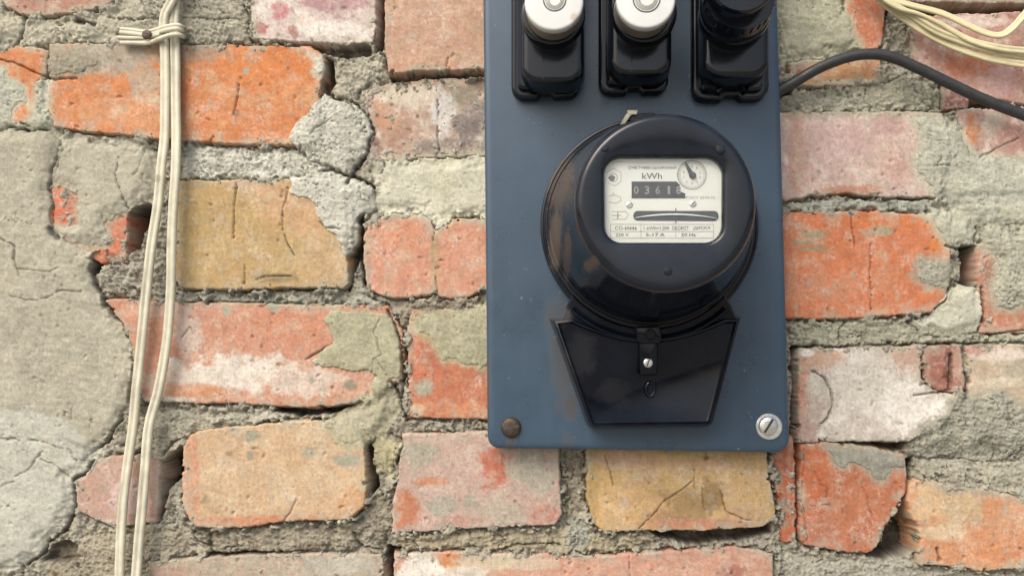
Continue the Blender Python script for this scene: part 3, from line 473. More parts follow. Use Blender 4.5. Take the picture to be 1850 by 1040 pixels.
for _ in range(7):                                            # the face level carried a little way out over the joint
    Fd[1:-1] = np.maximum(np.maximum(Fd[:-2], Fd[1:-1]), Fd[2:]); Fd[:, 1:-1] = np.maximum(np.maximum(Fd[:, :-2], Fd[:, 1:-1]), Fd[:, 2:])
for _ in range(4): Fd[1:-1] = (Fd[:-2]+Fd[1:-1]*2+Fd[2:])/4; Fd[:, 1:-1] = (Fd[:, :-2]+Fd[:, 1:-1]*2+Fd[:, 2:])/4
for _ in range(7):                                            # soften it, so that a skin of mortar bridges the joints
    Fm[1:-1] = (Fm[:-2]+Fm[1:-1]*2+Fm[2:])/4; Fm[:, 1:-1] = (Fm[:, :-2]+Fm[:, 1:-1]*2+Fm[:, 2:])/4
rag0 = fbm(X, Y, 20, 68, 4, .62)*9
# squeezed-out mortar that laps the arrises here and there
lap = sst(-.02, .3, fbm(X, Y, 38, 36, 4, .6)+.12*crumb+.25*fin)*sst(-20, -3, bd+rag0*1.5)*sst(26, 4, bd)
Hm -= (1-lap)*11*np.exp(-((bd-1.5)/3.2)**2)*sst(-.35, .3, mid+big*.6)
thick = np.zeros(X.shape)
rag = fbm(X, Y, 24, 37, 5, .62)*9+grit*1.3
Cr = np.zeros(X.shape); crw = np.clip(.85+fbm(X, Y, 16, 38, 3)*.9, .35, 1.7)
for poly, h, ew, rg, tint in SMEARS:
    r = region(poly, 30)
    d = sdf(X[r]+wx[r], Y[r]+wy[r], poly)+rag[r]
    k = sst(2, -ew, d); kc = sst(3, -3, d)
    crisp = h >= 12
    if crisp:
        d = sdf(X[r]+wx[r], Y[r]+wy[r], poly)+rag[r]*.45; k = sst(1.5, -2.2, d); kc = sst(1.5, -1.5, d)
        Hm[r] -= 14*np.exp(-((d-2.2)/2.4)**2)*sst(-.4, .2, mid[r]); Cr[r] = np.maximum(Cr[r], 5*np.exp(-((d-1.8)/1.8)**2)*sst(-.4, .2, mid[r]))
    hh = h*.55+1 if h <= 0 else Fm[r]+.9+(min(h, 12)*.6-Fm[r]*.6)*(.45+.55*sst(2, -20, d) if crisp else sst(2, -30, d))
    top = hh+mid[r]*.9*min(rg, 3)+trow[r]*rg*.45+crumb[r]*rg*(.8 if rg > 2.1 else .3)+fin[r]*rg*.45+grit[r]*rg*.25
    nh = Hm[r]*(1-k)+top*k; Hm[r] = np.maximum(Hm[r], nh) if h > 0 else nh
    tone[r] = tone[r]*(1-kc[..., None])+alb(tint)*kc[..., None]
    rough[r] = rough[r]*(1-kc)+rg*kc
Hm = np.maximum(Hm, Hm*(1-lap)+(Fd+1.0+fin*1.2+mid*1.0)*lap)
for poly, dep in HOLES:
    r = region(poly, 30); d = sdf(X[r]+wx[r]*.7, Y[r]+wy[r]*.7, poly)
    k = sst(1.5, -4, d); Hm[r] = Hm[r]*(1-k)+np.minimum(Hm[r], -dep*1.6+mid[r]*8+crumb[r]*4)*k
    kk = sst(3, -3, d)[..., None]; tone[r] = tone[r]*(1-kk*.7)+alb((92, 80, 68))*kk*.7  # shade of the hollows painted into the mortar tone
for line, hw, dep in CRACKS:
    r = region(line, 12); d = seg(X[r]+wx[r]*.7+fin[r]*1.2, Y[r]+wy[r]*.7, line)
    Cr[r] = np.maximum(Cr[r], dep*.75*np.exp(-(d/(hw*crw[r]))**2))
# hairline shrinkage cracks and pits
q1, q2, qv = worley(X+wx*2.2, Y+wy*2.2, 95, 51)
hair = sst(.014, .0, q2-q1)*sst(.15, .55, fbm(X, Y, 80, 52, 2)+.1)
crk2 = sst(.09, .0, c2-c1)*sst(.0, .5, fbm(X, Y, 42, 39, 4))*sst(1.1, 2.2, rough)
Hm += fbm(X, Y, 4.6, 65, 2)*2.6*sst(1.2, 2.6, rough)-crk2*5.5
pit = sst(.34, .05, c1)*sst(.86, .97, cv)
Hm -= Cr+hair*2.5+pit*3
scr = fbm(X*.6+Y*.8, (Y*.6-X*.8)*.16, 7, 66, 4, .6)
var = 1+big*.14+mid*.19+trow*.11*np.minimum(rough, 2)+fin*.13+grit*.12+scr*.10+fbm(X, Y, 2.8, 67, 2)*.12
tone *= var[..., None]*np.array([.90, .945, 1.03])
warm = sst(.1, .7, fbm(X, Y, 70, 61, 4)); tone = tone*(1-warm[..., None]*.35*(1-np.array([1.02, .97, .86])))
pale = sst(.25, .75, fbm(X, Y, 24, 62, 4))[..., None]; tone = tone*(1-pale*.4)+alb((214, 208, 188))*pale*.4
soot = sst(.3, .75, fbm(X, Y, 46, 63, 4))*sst(1.2, 3, rough)
tone = tone*(1-soot[..., None]*.5)+alb((112, 98, 80))*soot[..., None]*.5
spk = sst(.38, .75, fbm(X, Y, 6.5, 64, 2))*(.35+.65*sst(.9, 2.2, rough))  # crumb shadows painted in as dark specks
tone = tone*(1-spk[..., None]*.6)+alb((96, 86, 72))*spk[..., None]*.6; Hm -= spk*1.6
crack_dark = np.clip(np.maximum(np.maximum(Cr/7, hair*.7), crk2*.8), 0, 1)[..., None]    # dark cracks, and shadow painted along crisp mortar edges
tone = tone*(1-crack_dark*.72)+alb((66, 56, 46))*crack_dark*.72

def sheet(name, X, Y, Hh, tone, keep, mat, parent, label=None, wgt=None):
    x, z = U(X, Y, 0.0); y = -Hh*PX
    ny, nx = X.shape
    idx = np.arange(ny*nx).reshape(ny, nx)
    q = np.stack([idx[:-1, :-1], idx[1:, :-1], idx[1:, 1:], idx[:-1, 1:]], -1)
    q = q[keep[:-1, :-1] & keep[1:, :-1] & keep[1:, 1:] & keep[:-1, 1:]]
    used = np.zeros(ny*nx, bool); used[q.ravel()] = True
    remap = np.cumsum(used)-1; q = remap[q]
    co = np.stack([x, y, z], -1).reshape(-1, 3)[used]; tn = np.clip(tone.reshape(-1, 3)[used], .004, .9)
    me = bpy.data.meshes.new(name); me.vertices.add(len(co)); me.vertices.foreach_set('co', co.ravel())
    me.loops.add(q.size); me.loops.foreach_set('vertex_index', q.ravel().astype(np.int32))
    me.polygons.add(len(q)); me.polygons.foreach_set('loop_start', np.arange(0, q.size, 4, dtype=np.int32))
    me.polygons.foreach_set('use_smooth', np.ones(len(q), bool))
    me.update(calc_edges=True)
    a = me.attributes.new('tone', 'FLOAT_COLOR', 'POINT')
    a.data.foreach_set('color', np.concatenate([tn, np.ones((len(tn), 1)) if wgt is None else wgt.reshape(-1, 1)[used]], 1).ravel().astype(np.float32))
    return link(name, me, mat, parent, label)

me = bpy.data.meshes.new('ground'); me.from_pydata([(-60, .3, -1.35), (60, .3, -1.35), (60, -60, -1.35), (-60, -60, -1.35)], [], [(0, 3, 2, 1)])
M_GND, n_, l_, b_ = newmat('pale_trodden_earth'); tx = N(n_, 'ShaderNodeTexNoise'); tx.inputs['Scale'].default_value = 9; tx.inputs['Detail'].default_value = 8
rp_ = N(n_, 'ShaderNodeValToRGB'); rp_.color_ramp.elements[0].color = (.20, .185, .16, 1); rp_.color_ramp.elements[1].color = (.36, .34, .30, 1)
l_.new(tx.outputs['Fac'], rp_.inputs[0]); l_.new(rp_.outputs[0], b_.inputs['Base Color']); b_.inputs['Roughness'].default_value = .95
gr = link('ground', me, M_GND); gr['kind'] = 'structure'

wall = thing('brick_wall', 'weathered wall of orange, pink and yellow bricks in crumbling grey mortar', 'wall', (0, 0, 0))
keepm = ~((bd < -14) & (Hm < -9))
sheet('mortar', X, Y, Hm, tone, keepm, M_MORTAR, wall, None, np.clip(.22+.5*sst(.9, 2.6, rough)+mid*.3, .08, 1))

# ---- the bricks, one object each
for bi, (lab, poly, face, tilt, base, ns, bl) in enumerate(BRICKS):
    p = np.array(poly, float); x0, y0 = p.min(0)-14; x1, y1 = p.max(0)+14
    bx, by = np.meshgrid(np.arange(x0, x1, STEP), np.arange(y0, y1, STEP)); s = 100+bi*13
    u1 = fbm(bx, by, 34, 11, 3)*7+fbm(bx, by, 9, 12, 2)*2.2; u2 = fbm(bx, by, 34, 21, 3)*7+fbm(bx, by, 9, 22, 2)*2.2
    jag = fbm(bx, by, 8, s+80, 3)
    d = -sdf(bx+u1*.35, by+u2*.35, poly)+jag*1.6-sst(.3, .75, fbm(bx, by, 26, s+81, 4, .6))*6
    lo = fbm(bx, by, 60, s, 3); md = fbm(bx, by, 20, s+1, 4); fi = fbm(bx, by, 6, s+2, 3)
    er = np.clip(1.8+md*4+lo*2, 1.0, 9)                       # worn arris
    t = np.clip(d/er, 0, 1)
    h = face+lo*1.1+md*.55+fi*.5+fbm(bx, by, 3.2, s+98, 2)*.3-er*.7*(1-np.sqrt(np.clip(1-(1-t)**2, 0, 1)))
    h = h-np.clip(-d, 0, 99)*7-sst(.45, .8, md)*sst(16, 2, d)*5
    e1, e2, ev = worley(bx+u1, by+u2, 16, s+3)
    pt = sst(.3, .05, e1)*sst(.9, .98, ev); h -= pt*3
    crk = np.zeros(bx.shape); cw = np.clip(.9+fbm(bx, by, 16, 38, 3)*.7, .6, 1.6)
    for line, hw, dep in CRACKS:
        lp = np.array(line); 
        if lp[:, 0].max() < x0 or lp[:, 0].min() > x1 or lp[:, 1].max() < y0 or lp[:, 1].min() > y1: continue
        crk = np.maximum(crk, dep*.8*np.exp(-(seg(bx+fi*1.5+u1*.35, by+u2*.35, line)/(hw*cw*.85))**2))
    h -= crk
    c = np.empty(bx.shape+(3,)); c[:] = clay(base)
    def mixin(k, cc):
        global c
        c = c*(1-k[..., None])+clay(cc)*k[..., None]
    for qi, (nsc, th, cc, am) in enumerate(ns):
        mixin(sst(th, th+.32, fbm(bx, by, nsc, s+20+qi*5, 5, .58))*am, cc)
    for qi, (ex, ey, rx, ry, cc, am) in enumerate(bl):
        rr = np.sqrt(((bx+u1*.8-ex)/rx)**2+((by-ey)/ry)**2); sm = min(rx, ry)
        j = fbm(bx, by, max(10, sm*1.1), s+60+qi*3, 6, .7)*(.95 if sm > 20 else .5)
        mixin(sst(1.2, .7, rr+j)*am, cc)
    wisp = fbm(bx+u1*2, by*1.5+u2*2, 46, s+70, 6, .64)
    mixin(sst(.12, .55, wisp)*.36, (214, 196, 172)); mixin(sst(.16, .6, -wisp)*.35, tuple(np.array(base)*.9))
    mixin(sst(.1, .55, fbm(bx*1.3, by, 30, s+75, 6, .7))*.55, (184, 174, 154))
    rg_ = fbm(bx, by, 24, 37, 5, .62)*9+fbm(bx, by, 5.5, 35, 2)*1.3
    for sp_, sh, ew, rg, tint in SMEARS:
        q = np.array(sp_)
        if sh <= 0 or sh >= 12 or q[:, 0].max() < x0-10 or q[:, 0].min() > x1+10 or q[:, 1].max() < y0-10 or q[:, 1].min() > y1+10: continue
        mixin(sst(12, -2, sdf(bx+u1, by+u2, sp_)+rg_+fi*7)*.8, tint)
    fl = sst(.42, .75, fbm(bx, by, 7, s+90, 3))*sst(-.2, .5, lo)
    mixin(fl*.35, (232, 222, 206)); lace = 1-np.abs(fbm(bx+u1, by+u2, 15, s+95, 4, .6))*4.5
    mixin(np.clip(lace, 0, 1)**2*sst(.0, .5, fbm(bx, by, 55, s+96, 3))*.4, (236, 224, 208)); mixin(sst(.5, .8, fbm(bx, by, 5, s+97, 2))*.5, (120, 84, 64))                            # lime flecks
    mixin(sst(20, 1, d+md*11+fi*6)*sst(-.2, .45, fbm(bx, by, 34, s+91, 4))*.75, (184, 175, 154))   # mortar left on the arris
    mixin(np.clip(crk/8+pt*.5, 0, 1)*.6, (84, 58, 44))
    c *= (1+lo*.08+md*.12+fi*.12+fbm(bx, by, 2.6, s+98, 2)*.10+fbm(bx, by*.12, 5, s+99, 3)*.07)[..., None]
    sheet('brick', bx, by, h, c, d > -11, M_BRICK, wall, lab)

# ------------------------------------------------------------------ materials of the fittings
def at(px, py, d):
    x, z = U(px, py, d); return float(x), float(z)
DP = 0.020                                                     # face of the panel stands 20 mm off the wall
def dpatch(px, py, rx, ry, am, d=DP): return (*at(px, py, d), rx*S(d), ry*S(d), am)
M_PANEL = coated('blue_grey_enamel', alb((60, 82, 101)), .30, .10, 40, dust_glint=[dpatch(1016, 640, 26, 120, .6), dpatch(1030, 730, 16, 36, .7), dpatch(1000, 570, 20, 40, .5), dpatch(1024, 800, 14, 22, .4), dpatch(923, 797, 10, 18, .7), dpatch(884, 690, 4, 60, .5), dpatch(935, 192, 9, 14, .18), dpatch(1090, 190, 12, 14, .18), dpatch(1404, 250, 4, 60, .4), dpatch(1240, 790, 60, 8, .25)], dust_glint_c=(76, 72, 68), speck=.45)  # faint patches below the fuse holders are painted reflections, the rest dust and stain
M_BAK = coated('black_bakelite', (.005, .007, .010), .12, .3, 70, spec=.34, bump=.03)
M_COVER = coated('black_meter_cover', (.007, .010, .016), .13, .3, 60, spec=.36, bump=.04, dust_glint=[dpatch(1012, 325, 30, 100, .5, .04), dpatch(1003, 440, 14, 64, .65, .03), dpatch(1064, 486, 15, 12, .6, .07), dpatch(1024, 470, 9, 46, .4, .04)], dust_glint_c=(112, 100, 88))
M_LID = coated('black_terminal_lid', (.004, .006, .011), .11, .5, 50, spec=.24, bump=.04, dust_glint=[dpatch(1050, 640, 34, 46, .09, .04), dpatch(1014, 572, 26, 20, .35, .03), dpatch(1110, 710, 34, 30, .06, .04), dpatch(1230, 720, 60, 30, .05, .04)], dust_glint_c=(110, 108, 108))
M_PORC = coated('white_porcelain', alb((226, 230, 226)), .16, .05, 90, dust_glint=[dpatch(1038, 34, 12, 10, .5, .08)], dust_glint_c=(176, 146, 110))
M_PORCD = coated('grey_porcelain', alb((128, 122, 108)), .5, .15, 90)  # grey beige, darker than the plug face
M_STEEL = coated('zinc_plated_steel', (.62, .63, .60), .35, .15, 300, metal=1, bump=.2)
M_RUST = coated('rusty_steel', alb((78, 64, 52)), .45, .4, 500, metal=.4, bump=.5)
M_PLATE = coated('white_dial_card', alb((222, 228, 218)), .6, .03, 50, bump=0)
M_INK = coated('grey_print', (.10, .10, .10), .7, .2, 600, bump=0)
M_INKL = coated('faded_print', (.30, .30, .27), .7, .2, 600, bump=0)
M_DARK = coated('counter_black', (.035, .04, .042), .4, .2, 300, bump=0)
M_DIGIT = coated('pale_digits', (.20, .21, .205), .6, .2, 400, bump=0)
M_DISC = coated('aluminium_disc', (.75, .77, .78), .3, .1, 300, metal=1)
M_CREAM = coated('cream_pvc', alb((212, 209, 184)), .5, .18, 120, bump=.08, dust_glint=[dpatch(290, 326, 12, 8, .4, .004), dpatch(310, 440, 10, 14, .4, .004), dpatch(266, 520, 5, 60, .3, .004), dpatch(246, 700, 5, 50, .3, .004), dpatch(262, 860, 6, 50, .25, .004), dpatch(300, 610, 4, 50, .3, .004), dpatch(222, 900, 4, 80, .3, .004), dpatch(316, 120, 4, 60, .25, .004)], dust_glint_c=(110, 96, 60))
M_CREAM2 = coated('aged_cream_pvc', alb((216, 208, 166)), .5, .1, 120, bump=.08)
M_BLK = coated('black_rubber', (.022, .023, .024), .5, .3, 200, bump=.1)
M_GLASS = glass('meter_glass')
M_LENS = coated('cloudy_glass', alb((176, 178, 168)), .12, .1, 200)

# ------------------------------------------------------------------ the panel
pan = thing('mounting_panel', 'blue grey enamelled steel panel with rounded lower corners, screwed to the bricks', 'panel', P3(1150, 810, 0))
po = rounded(opx([(871, -170), (880.5, 810), (1428, 818), (1401, -170)], DP), [.004, .0075, .0085, .004], 8)
mb = MB(); loft(mb, po, [(0, -.004), (0, DP-.0032), (.0002, DP-.0020), (.0008, DP-.0010), (.0018, DP-.0004), (.0030, DP-.0001), (.0045, DP)])
mb.build('plate', M_PANEL, pan)
def screw(px, py, r, d, mat, name, parent, dome=.35, slot=0.3, label=None, mslot=None):
    c = at(px, py, d+r*dome); mb = MB()
    lathe(mb, c, [(r, d-.0005), (r, d+r*dome*.35), (r*.93, d+r*dome*.7), (r*.75, d+r*dome*.93), (r*.4, d+r*dome)], 24)
    o = mb.build(name, mat, parent, label, 50)
    mb = MB(); ca, sa = math.cos(slot), math.sin(slot)
    q = [(-.8*r, -.12*r), (.8*r, -.12*r), (.8*r, .12*r), (-.8*r, .12*r)]
    loft(mb, [(c[0]+a*ca-b*sa, c[1]+a*sa+b*ca) for a, b in q], [(0, d+r*dome*.5), (0, d+r*dome+.0001)])
    mb.build('slot', mslot or M_DARK, o)
    return o
screw(923, 772, 18*S(DP), DP, M_RUST, 'screw', pan, .4, .2, 'rusty brown screw')
sc2 = MB(); c = at(1389, 770, DP)
lathe(sc2, c, [(23*S(DP), DP-.001), (23*S(DP), DP+.0008), (21.5*S(DP), DP+.0012), (19*S(DP), DP+.0012)], 40)
sc2.build('washer', M_STEEL, pan)
screw(1389, 769, 17*S(DP), DP+.0012, M_STEEL, 'screw', pan, .4, 1.0, 'bright zinc screw', M_RUST)

# ------------------------------------------------------------------ fuse holders
def fuse_holder(label, bx0, bx1, by, cx0, cx1, cy, plug):
    f = thing('fuse_holder', label, 'fuse holder', P3((bx0+bx1)/2, by, DP), 'fuse holders in a row at the top of the panel')
    xm = (bx0+bx1)/2; w2 = bx1-bx0
    ol = [(bx0, -160), (bx0, by), (bx0+w2*.38, by), (bx0+w2*.43, by-8), (bx0+w2*.58, by-8), (bx0+w2*.63, by-1), (bx1, by-2), (bx1, -160)]
    o1 = rounded(opx(ol, DP), [.003, .0135, .002, .001, .001, .002, .0145, .003], 10)
    mb = MB(); loft(mb, o1, [(0, DP-.001), (0, DP+.007), (.0006, DP+.008), (.0016, DP+.0085), (.0022, DP+.0085), (.0024, DP+.0078), (.004, DP+.0078), (.0046, DP+.012), (.0062, DP+.0135)])
    mb.build('base', M_BAK, f)
    d1 = DP+.030
    o2 = rounded(opx([(cx0, -170), (cx0, cy), (cx1, cy), (cx1, -170)], d1), [.003, .0105, .0105, .003], 10)
    mb = MB(); loft(mb, o2, [(-.0012, DP+.012), (0, d1-.003), (.0003, d1-.0016), (.001, d1-.0006), (.002, d1-.0001), (.004, d1)])
    body = mb.build('body', M_BAK, f)
    if plug != 3:
        mb = MB(); a = cx0+(cx1-cx0)*.33
        loft(mb, opx([(a, 60), (a, cy-6), (a+3, cy-6), (a+3, 60)], d1), [(0, d1-.001), (.0001, d1+.0003)])
        mb.build('rib', M_BAK, body)
    return f, d1
def turned(px, py, front, prof, name, mat, parent, n=56, ang=40):
    """round piece whose front, at depth front, is seen centred on the pixel; prof = [(radius in px at front, depth back from the front)]"""
    c = at(px, py, front); mb = MB(); lathe(mb, c, [(r*S(front), front-b) for r, b in prof], n); return mb.build(name, mat, parent, None, ang)
def porcelain(f, d1, px, py, r, lr, lens_y):
    turned(px-2, py+22, d1+.008, [(r+5, .012), (r+5, .002), (r+3, .0004), (r, 0), (r-6, 0)], 'socket_ring', M_BAK, f)
    fr = DP+.062
    pl = turned(px, py, fr, [(r*.90, .0075), (r*.97, .007), (r, .006), (r*1.005, .004), (r*1.0, .0014), (r*.985, .0005), (r*.955, .0001), (r*.9, 0), (r*.4, 0)], 'screw_plug', M_PORC, f)
    turned(px-1, py+3, fr-.0065, [(r*.93, .024), (r*.95, .012), (r*.97, .004), (r*.965, .0005), (r*.9, 0)], 'plug_skirt', M_PORCD, f)
    turned(px+1, lens_y, fr+.0004, [(lr+2.5, .002), (lr+2.5, .0002), (lr+1, 0), (lr, .0003), (lr, .001)], 'lens_ring', M_INK, pl, 40)
    turned(px+1, lens_y, fr+.0006, [(lr, .002), (lr*.9, .0004), (lr*.6, 0), (lr*.5, .0006), (lr*.3, .0008)], 'lens', M_LENS, pl, 40)
f1, d1 = fuse_holder('black fuse holder with a stained white porcelain plug, nearest the salmon brick', 925, 1047, 184, 943, 1055, 150, 1)
porcelain(f1, d1, 1001, 3, 54, 19, 0)
f2, d1 = fuse_holder('black fuse holder with a clean white porcelain plug, between the other two', 1081, 1205, 176, 1103, 1214, 137, 2)
porcelain(f2, d1, 1167, -1, 54, 23, -2)
f3, d1 = fuse_holder('black fuse holder with a glossy black plug, nearest the black cable', 1247, 1384, 188, 1272, 1390, 140, 3)
turned(1330, 20, d1+.010, [(64, .012), (64, .003), (62, .0006), (58, 0), (50, 0)], 'socket_ring', M_BAK, f3)
br = turned(1336, -2, DP+.060, [(60, .022), (64, .018), (66, .014), (66, .009), (63, .006), (62, .0055), (62, -.004), (61, -.0045)], 'breaker_plug', M_BAK, f3)
mb = MB(); fr = DP+.080; c = at(1341, -34, fr)
lathe(mb, c, [(58*S(fr), fr-.018), (59*S(fr), fr-.003), (58*S(fr), fr-.001), (55*S(fr), fr), (20*S(fr), fr)], 56); mb.build('plug_cap', M_BAK, br)
mb = MB(); c0 = at(1336, -2, DP+.060)
for k in range(14):
    a = -math.pi*.02-k*math.pi*.96/13; r0 = 62.2*S(DP+.06); x = c0[0]+r0*math.cos(a); z = c0[1]+r0*math.sin(a)
    tx, tz = -math.sin(a)*.0007, math.cos(a)*.0007
    mb.rings([[(x-tx, -(DP+.056), z-tz), (x+math.cos(a)*.0006, -(DP+.056), z+math.sin(a)*.0006), (x+tx, -(DP+.056), z+tz)], [(x-tx, -(DP+.0635), z-tz), (x+math.cos(a)*.0006, -(DP+.0635), z+math.sin(a)*.0006), (x+tx, -(DP+.0635), z+tz)]], True, True)
mb.build('grip_ribs', M_BAK, br)

# ------------------------------------------------------------------ the electricity meter
met = thing('electricity_meter', 'round black electricity meter with a white dial window, dusty on its left side', 'electricity meter', P3(1172, 620, DP))
mc = at(1170.5, 408, DP); mm = .001
mb = MB()
lathe(mb, mc, [(65.4*mm, DP-.0005), (65.4*mm, DP+.006), (64.9*mm, DP+.0068), (64*mm, DP+.007), (63.6*mm, DP+.0062), (63.1*mm, DP+.0062), (62.8*mm, DP+.009), (62.2*mm, DP+.0098), (61.4*mm, DP+.0098), (61.1*mm, DP+.009), (60.6*mm, DP+.009), (60.4*mm, DP+.0115), (59.9*mm, DP+.0122), (58*mm, DP+.0122)], 128)
mb.build('base', M_COVER, met)
FD = DP+.096                                                    # front of the cover
wc = (1199, 361)                                                # window centre as seen
N_ = 128
win = rounded([(x, -y) for x, y in [(1092, 284), (1093.5, 437), (1305.5, 437), (1306.5, 284)]], [30, 30, 32, 32], 8)
fc = at(1203, 367, FD)
def ray_out(poly, c, n):
    out = []
    for i in range(n):
        a = 2*math.pi*i/n; dx, dz = math.cos(a), math.sin(a); best = 0
        for k in range(len(poly)):
            (ax, az), (bx, bz) = poly[k-1], poly[k]; ex, ez = bx-ax, bz-az
            den = dx*ez-dz*ex
            if abs(den) < 1e-12: continue
            t = ((ax-c[0])*ez-(az-c[1])*ex)/den; s = ((ax-c[0])*dz-(az-c[1])*dx)/den
            if t > 0 and -1e-6 <= s <= 1+1e-6: best = max(best, t)
        out.append((c[0]+best*dx, c[1]+best*dz))
    return out
wout = ray_out([at(x, -y, FD) for x, y in win], mc, N_)
def ring(r, d): return [(mc[0]+r*mm*math.cos(2*math.pi*i/N_), -d, mc[1]+r*mm*math.sin(2*math.pi*i/N_)) for i in range(N_)]
def wring(o, d): return [(x, -d, z) for x, z in offset(wout, o)]
mb = MB()
mb.rings([ring(r, DP+d) for r, d in [(59.6, .011), (59.2, .014), (58.0, .024), (56.4, .036), (53.8, .052), (50.4, .067), (48.0, .080), (46.9, .0875), (46.5, .0905), (45.9, .0930), (44.9, .0948), (43.6, .0958), (42.4, .0960), (41.6, .0960)]]
         + [wring(-.0022, FD), wring(-.0014, FD-.0003), wring(-.0004, FD-.0012), wring(.0, FD-.0030), wring(.0, FD-.0075)], False, False)
mb.build('cover', M_COVER, met, None, 50)
PD = FD-.0052                                                   # dial card
mb = MB(); mb.rings([wring(-.0005, PD-.0006), wring(-.0005, PD)], True, True); card = mb.build('dial_plate', M_PLATE, met)
mb = MB(); mb.rings([wring(.0004, FD-.0022), wring(.0004, FD-.0016)], True, True); mb.build('window_glass', M_GLASS, met)
for px, py, r in [(1207, 490, 8), (1302, 270, 9), (1093, 268, 7), (1345, 345, 7)]:
    if px == 1345: turned(px-8, py, FD-.003, [(r, .006), (r, .002), (r*.7, .0008), (r*.4, .0006)], 'cover_stud', M_COVER, met, 20)
    else: turned(px, py, FD+.0006, [(r, .0012), (r*.96, .0005), (r*.85, .00015), (r*.5, 0), (r*.1, 0)], 'cover_stud', M_COVER, met, 20)
# print on the dial card
class Flat(MB):
    d = PD
    def poly(s, pts, k=0): s.add([P3(x, y, s.d+.00006*(k+1)) for x, y in pts], [tuple(range(len(pts)))]); return s
    def stroke(s, pts, wd=1.2, k=1):
        for (ax, ay), (bx, by) in zip(pts[:-1], pts[1:]):
            L = math.hypot(bx-ax, by-ay) or 1; nx, ny = -(by-ay)/L*wd/2, (bx-ax)/L*wd/2
            s.poly([(ax+nx, ay+ny), (bx+nx, by+ny), (bx-nx, by-ny), (ax-nx, ay-ny)], k)
        return s
    def arc(s, cx, cy, r0, r1, a0=0, a1=2*math.pi, n=32, k=1):
        for i in range(n):
            p, q = a0+(a1-a0)*i/n, a0+(a1-a0)*(i+1)/n
            s.poly([(cx+r0*math.cos(p), cy+r0*math.sin(p)), (cx+r1*math.cos(p), cy+r1*math.sin(p)), (cx+r1*math.cos(q), cy+r1*math.sin(q)), (cx+r0*math.cos(q), cy+r0*math.sin(q))], k)
        return s
    def text(s, t, cx, cy, size, width=None, k=1, rot=0):
        cu = bpy.data.curves.new('t', 'FONT'); cu.body = t; cu.size = 1; cu.align_x = 'CENTER'; cu.align_y = 'CENTER'; cu.resolution_u = 2; cu.offset = .012
        ob = bpy.data.objects.new('t', cu); col.objects.link(ob)
        bpy.context.view_layer.update()
        me = bpy.data.meshes.new_from_object(ob.evaluated_get(bpy.context.evaluated_depsgraph_get()))
        v = np.array([q.co[:2] for q in me.vertices]); f = [tuple(p.vertices) for p in me.polygons]
        bpy.data.objects.remove(ob); bpy.data.curves.remove(cu); bpy.data.meshes.remove(me)
        if not len(v): return s
        lo, hi = v.min(0), v.max(0); v = v-(lo+hi)/2; sy = size/(hi[1]-lo[1]); sx = width/(hi[0]-lo[0]) if width else sy
        ca, sa = math.cos(rot), math.sin(rot)
        s.add([P3(cx+a*sx*ca+b*sy*sa, cy+a*sx*sa-b*sy*ca, s.d+.00006*(k+1)) for a, b in v], f); return s
for a in [('СЧЕТЧИК', 1155, 303, 6, 40), ('ОДНОФАЗНЫЙ', 1199, 303, 6, 46), ('kWh', 1178, 318, 11, 36), ('СО-И446', 1131, 412, 6.5, 40), ('1 kWh=1200', 1186, 412, 6.5, 46), ('ОБОРОТ.', 1230, 412, 7, 32), ('ДИСКА', 1268, 412, 7, 32), ('220 V', 1124, 424, 6, 24), ('5-17 A', 1184, 424, 6, 34), ('50 Hz', 1244, 424, 6, 26)]:
    Flat().text(*a).build('lettering', M_INK, card, None, 180)
Flat().text('ГОСТ 6570-75', 1266, 357, 5, 52).build('lettering', M_INKL, card, None, 180)
fl = Flat()
for y in (405, 418, 430): fl.stroke([(1103, y), (1289, y)], 1.1)
for x in (1103, 1158, 1289): fl.stroke([(x, 405), (x, 430)], 1.1)
fl.stroke([(1221, 418), (1221, 430)], 1.1)
# left-hand marks: hexagon emblem, insulation sign, arrow box
fl.stroke([(1096, 312), (1108, 304), (1122, 312), (1122, 328), (1110, 336), (1098, 330)], 1.2)
fl.arc(1108, 321, 6.5, 8.2, 0, 6.283, 20)
fl.stroke([(1100, 354), (1110, 352), (1121, 356), (1122, 363), (1112, 367), (1100, 365)], 1.2).stroke([(1108, 347), (1108, 352)], 1.2)
fl.stroke([(1106, 382), (1130, 382), (1136, 388), (1130, 396), (1106, 396)], 1.2).stroke([(1116, 382), (1116, 396)], 2.4).stroke([(1106, 389), (1122, 389)], 1.6)
fl.stroke([(1105, 296), (1112, 292), (1124, 292)], 1.6)
fl.build('printed_marks', M_INKL, card, None, 180)
fl = Flat(); fl.poly([(1098, 321), (1106, 316), (1112, 320), (1109, 327), (1104, 327)], 2); fl.build('emblem', M_INK, card)
# small dial
fl = Flat(); dx, dy = 1250, 316
fl.arc(dx, dy, 24.5, 27.2, 0, 6.2832, 40)
for k in range(40):
    a = 2*math.pi*k/40; fl.stroke([(dx+20.5*math.cos(a), dy+20.5*math.sin(a)), (dx+24.6*math.cos(a), dy+24.6*math.sin(a))], 1.1, 2)
for k in range(10):
    a = -math.pi/2+2*math.pi*k/10; fl.text(str(k), dx+15.5*math.cos(a), dy+15.5*math.sin(a), 5, 3.6, 2)
fl.build('dial_scale', M_INKL, card, None, 180)
mb = MB(); hub = at(1251, 317, PD)
lathe(mb, hub, [(6*S(PD), PD), (6*S(PD), PD+.0012), (4.5*S(PD), PD+.0016)], 20)
a0 = P3(1254, 322, PD+.001); 
pts = [(1247.5, 315.5), (1237, 293), (1235.4, 293.8), (1242.8, 318)]
loft(mb, opx([(1254.5, 315), (1239.2, 292), (1236.6, 293.4), (1246.5, 320)], PD+.001), [(0, PD+.0007), (0, PD+.0011)])
mb.build('pointer', M_DARK, card)
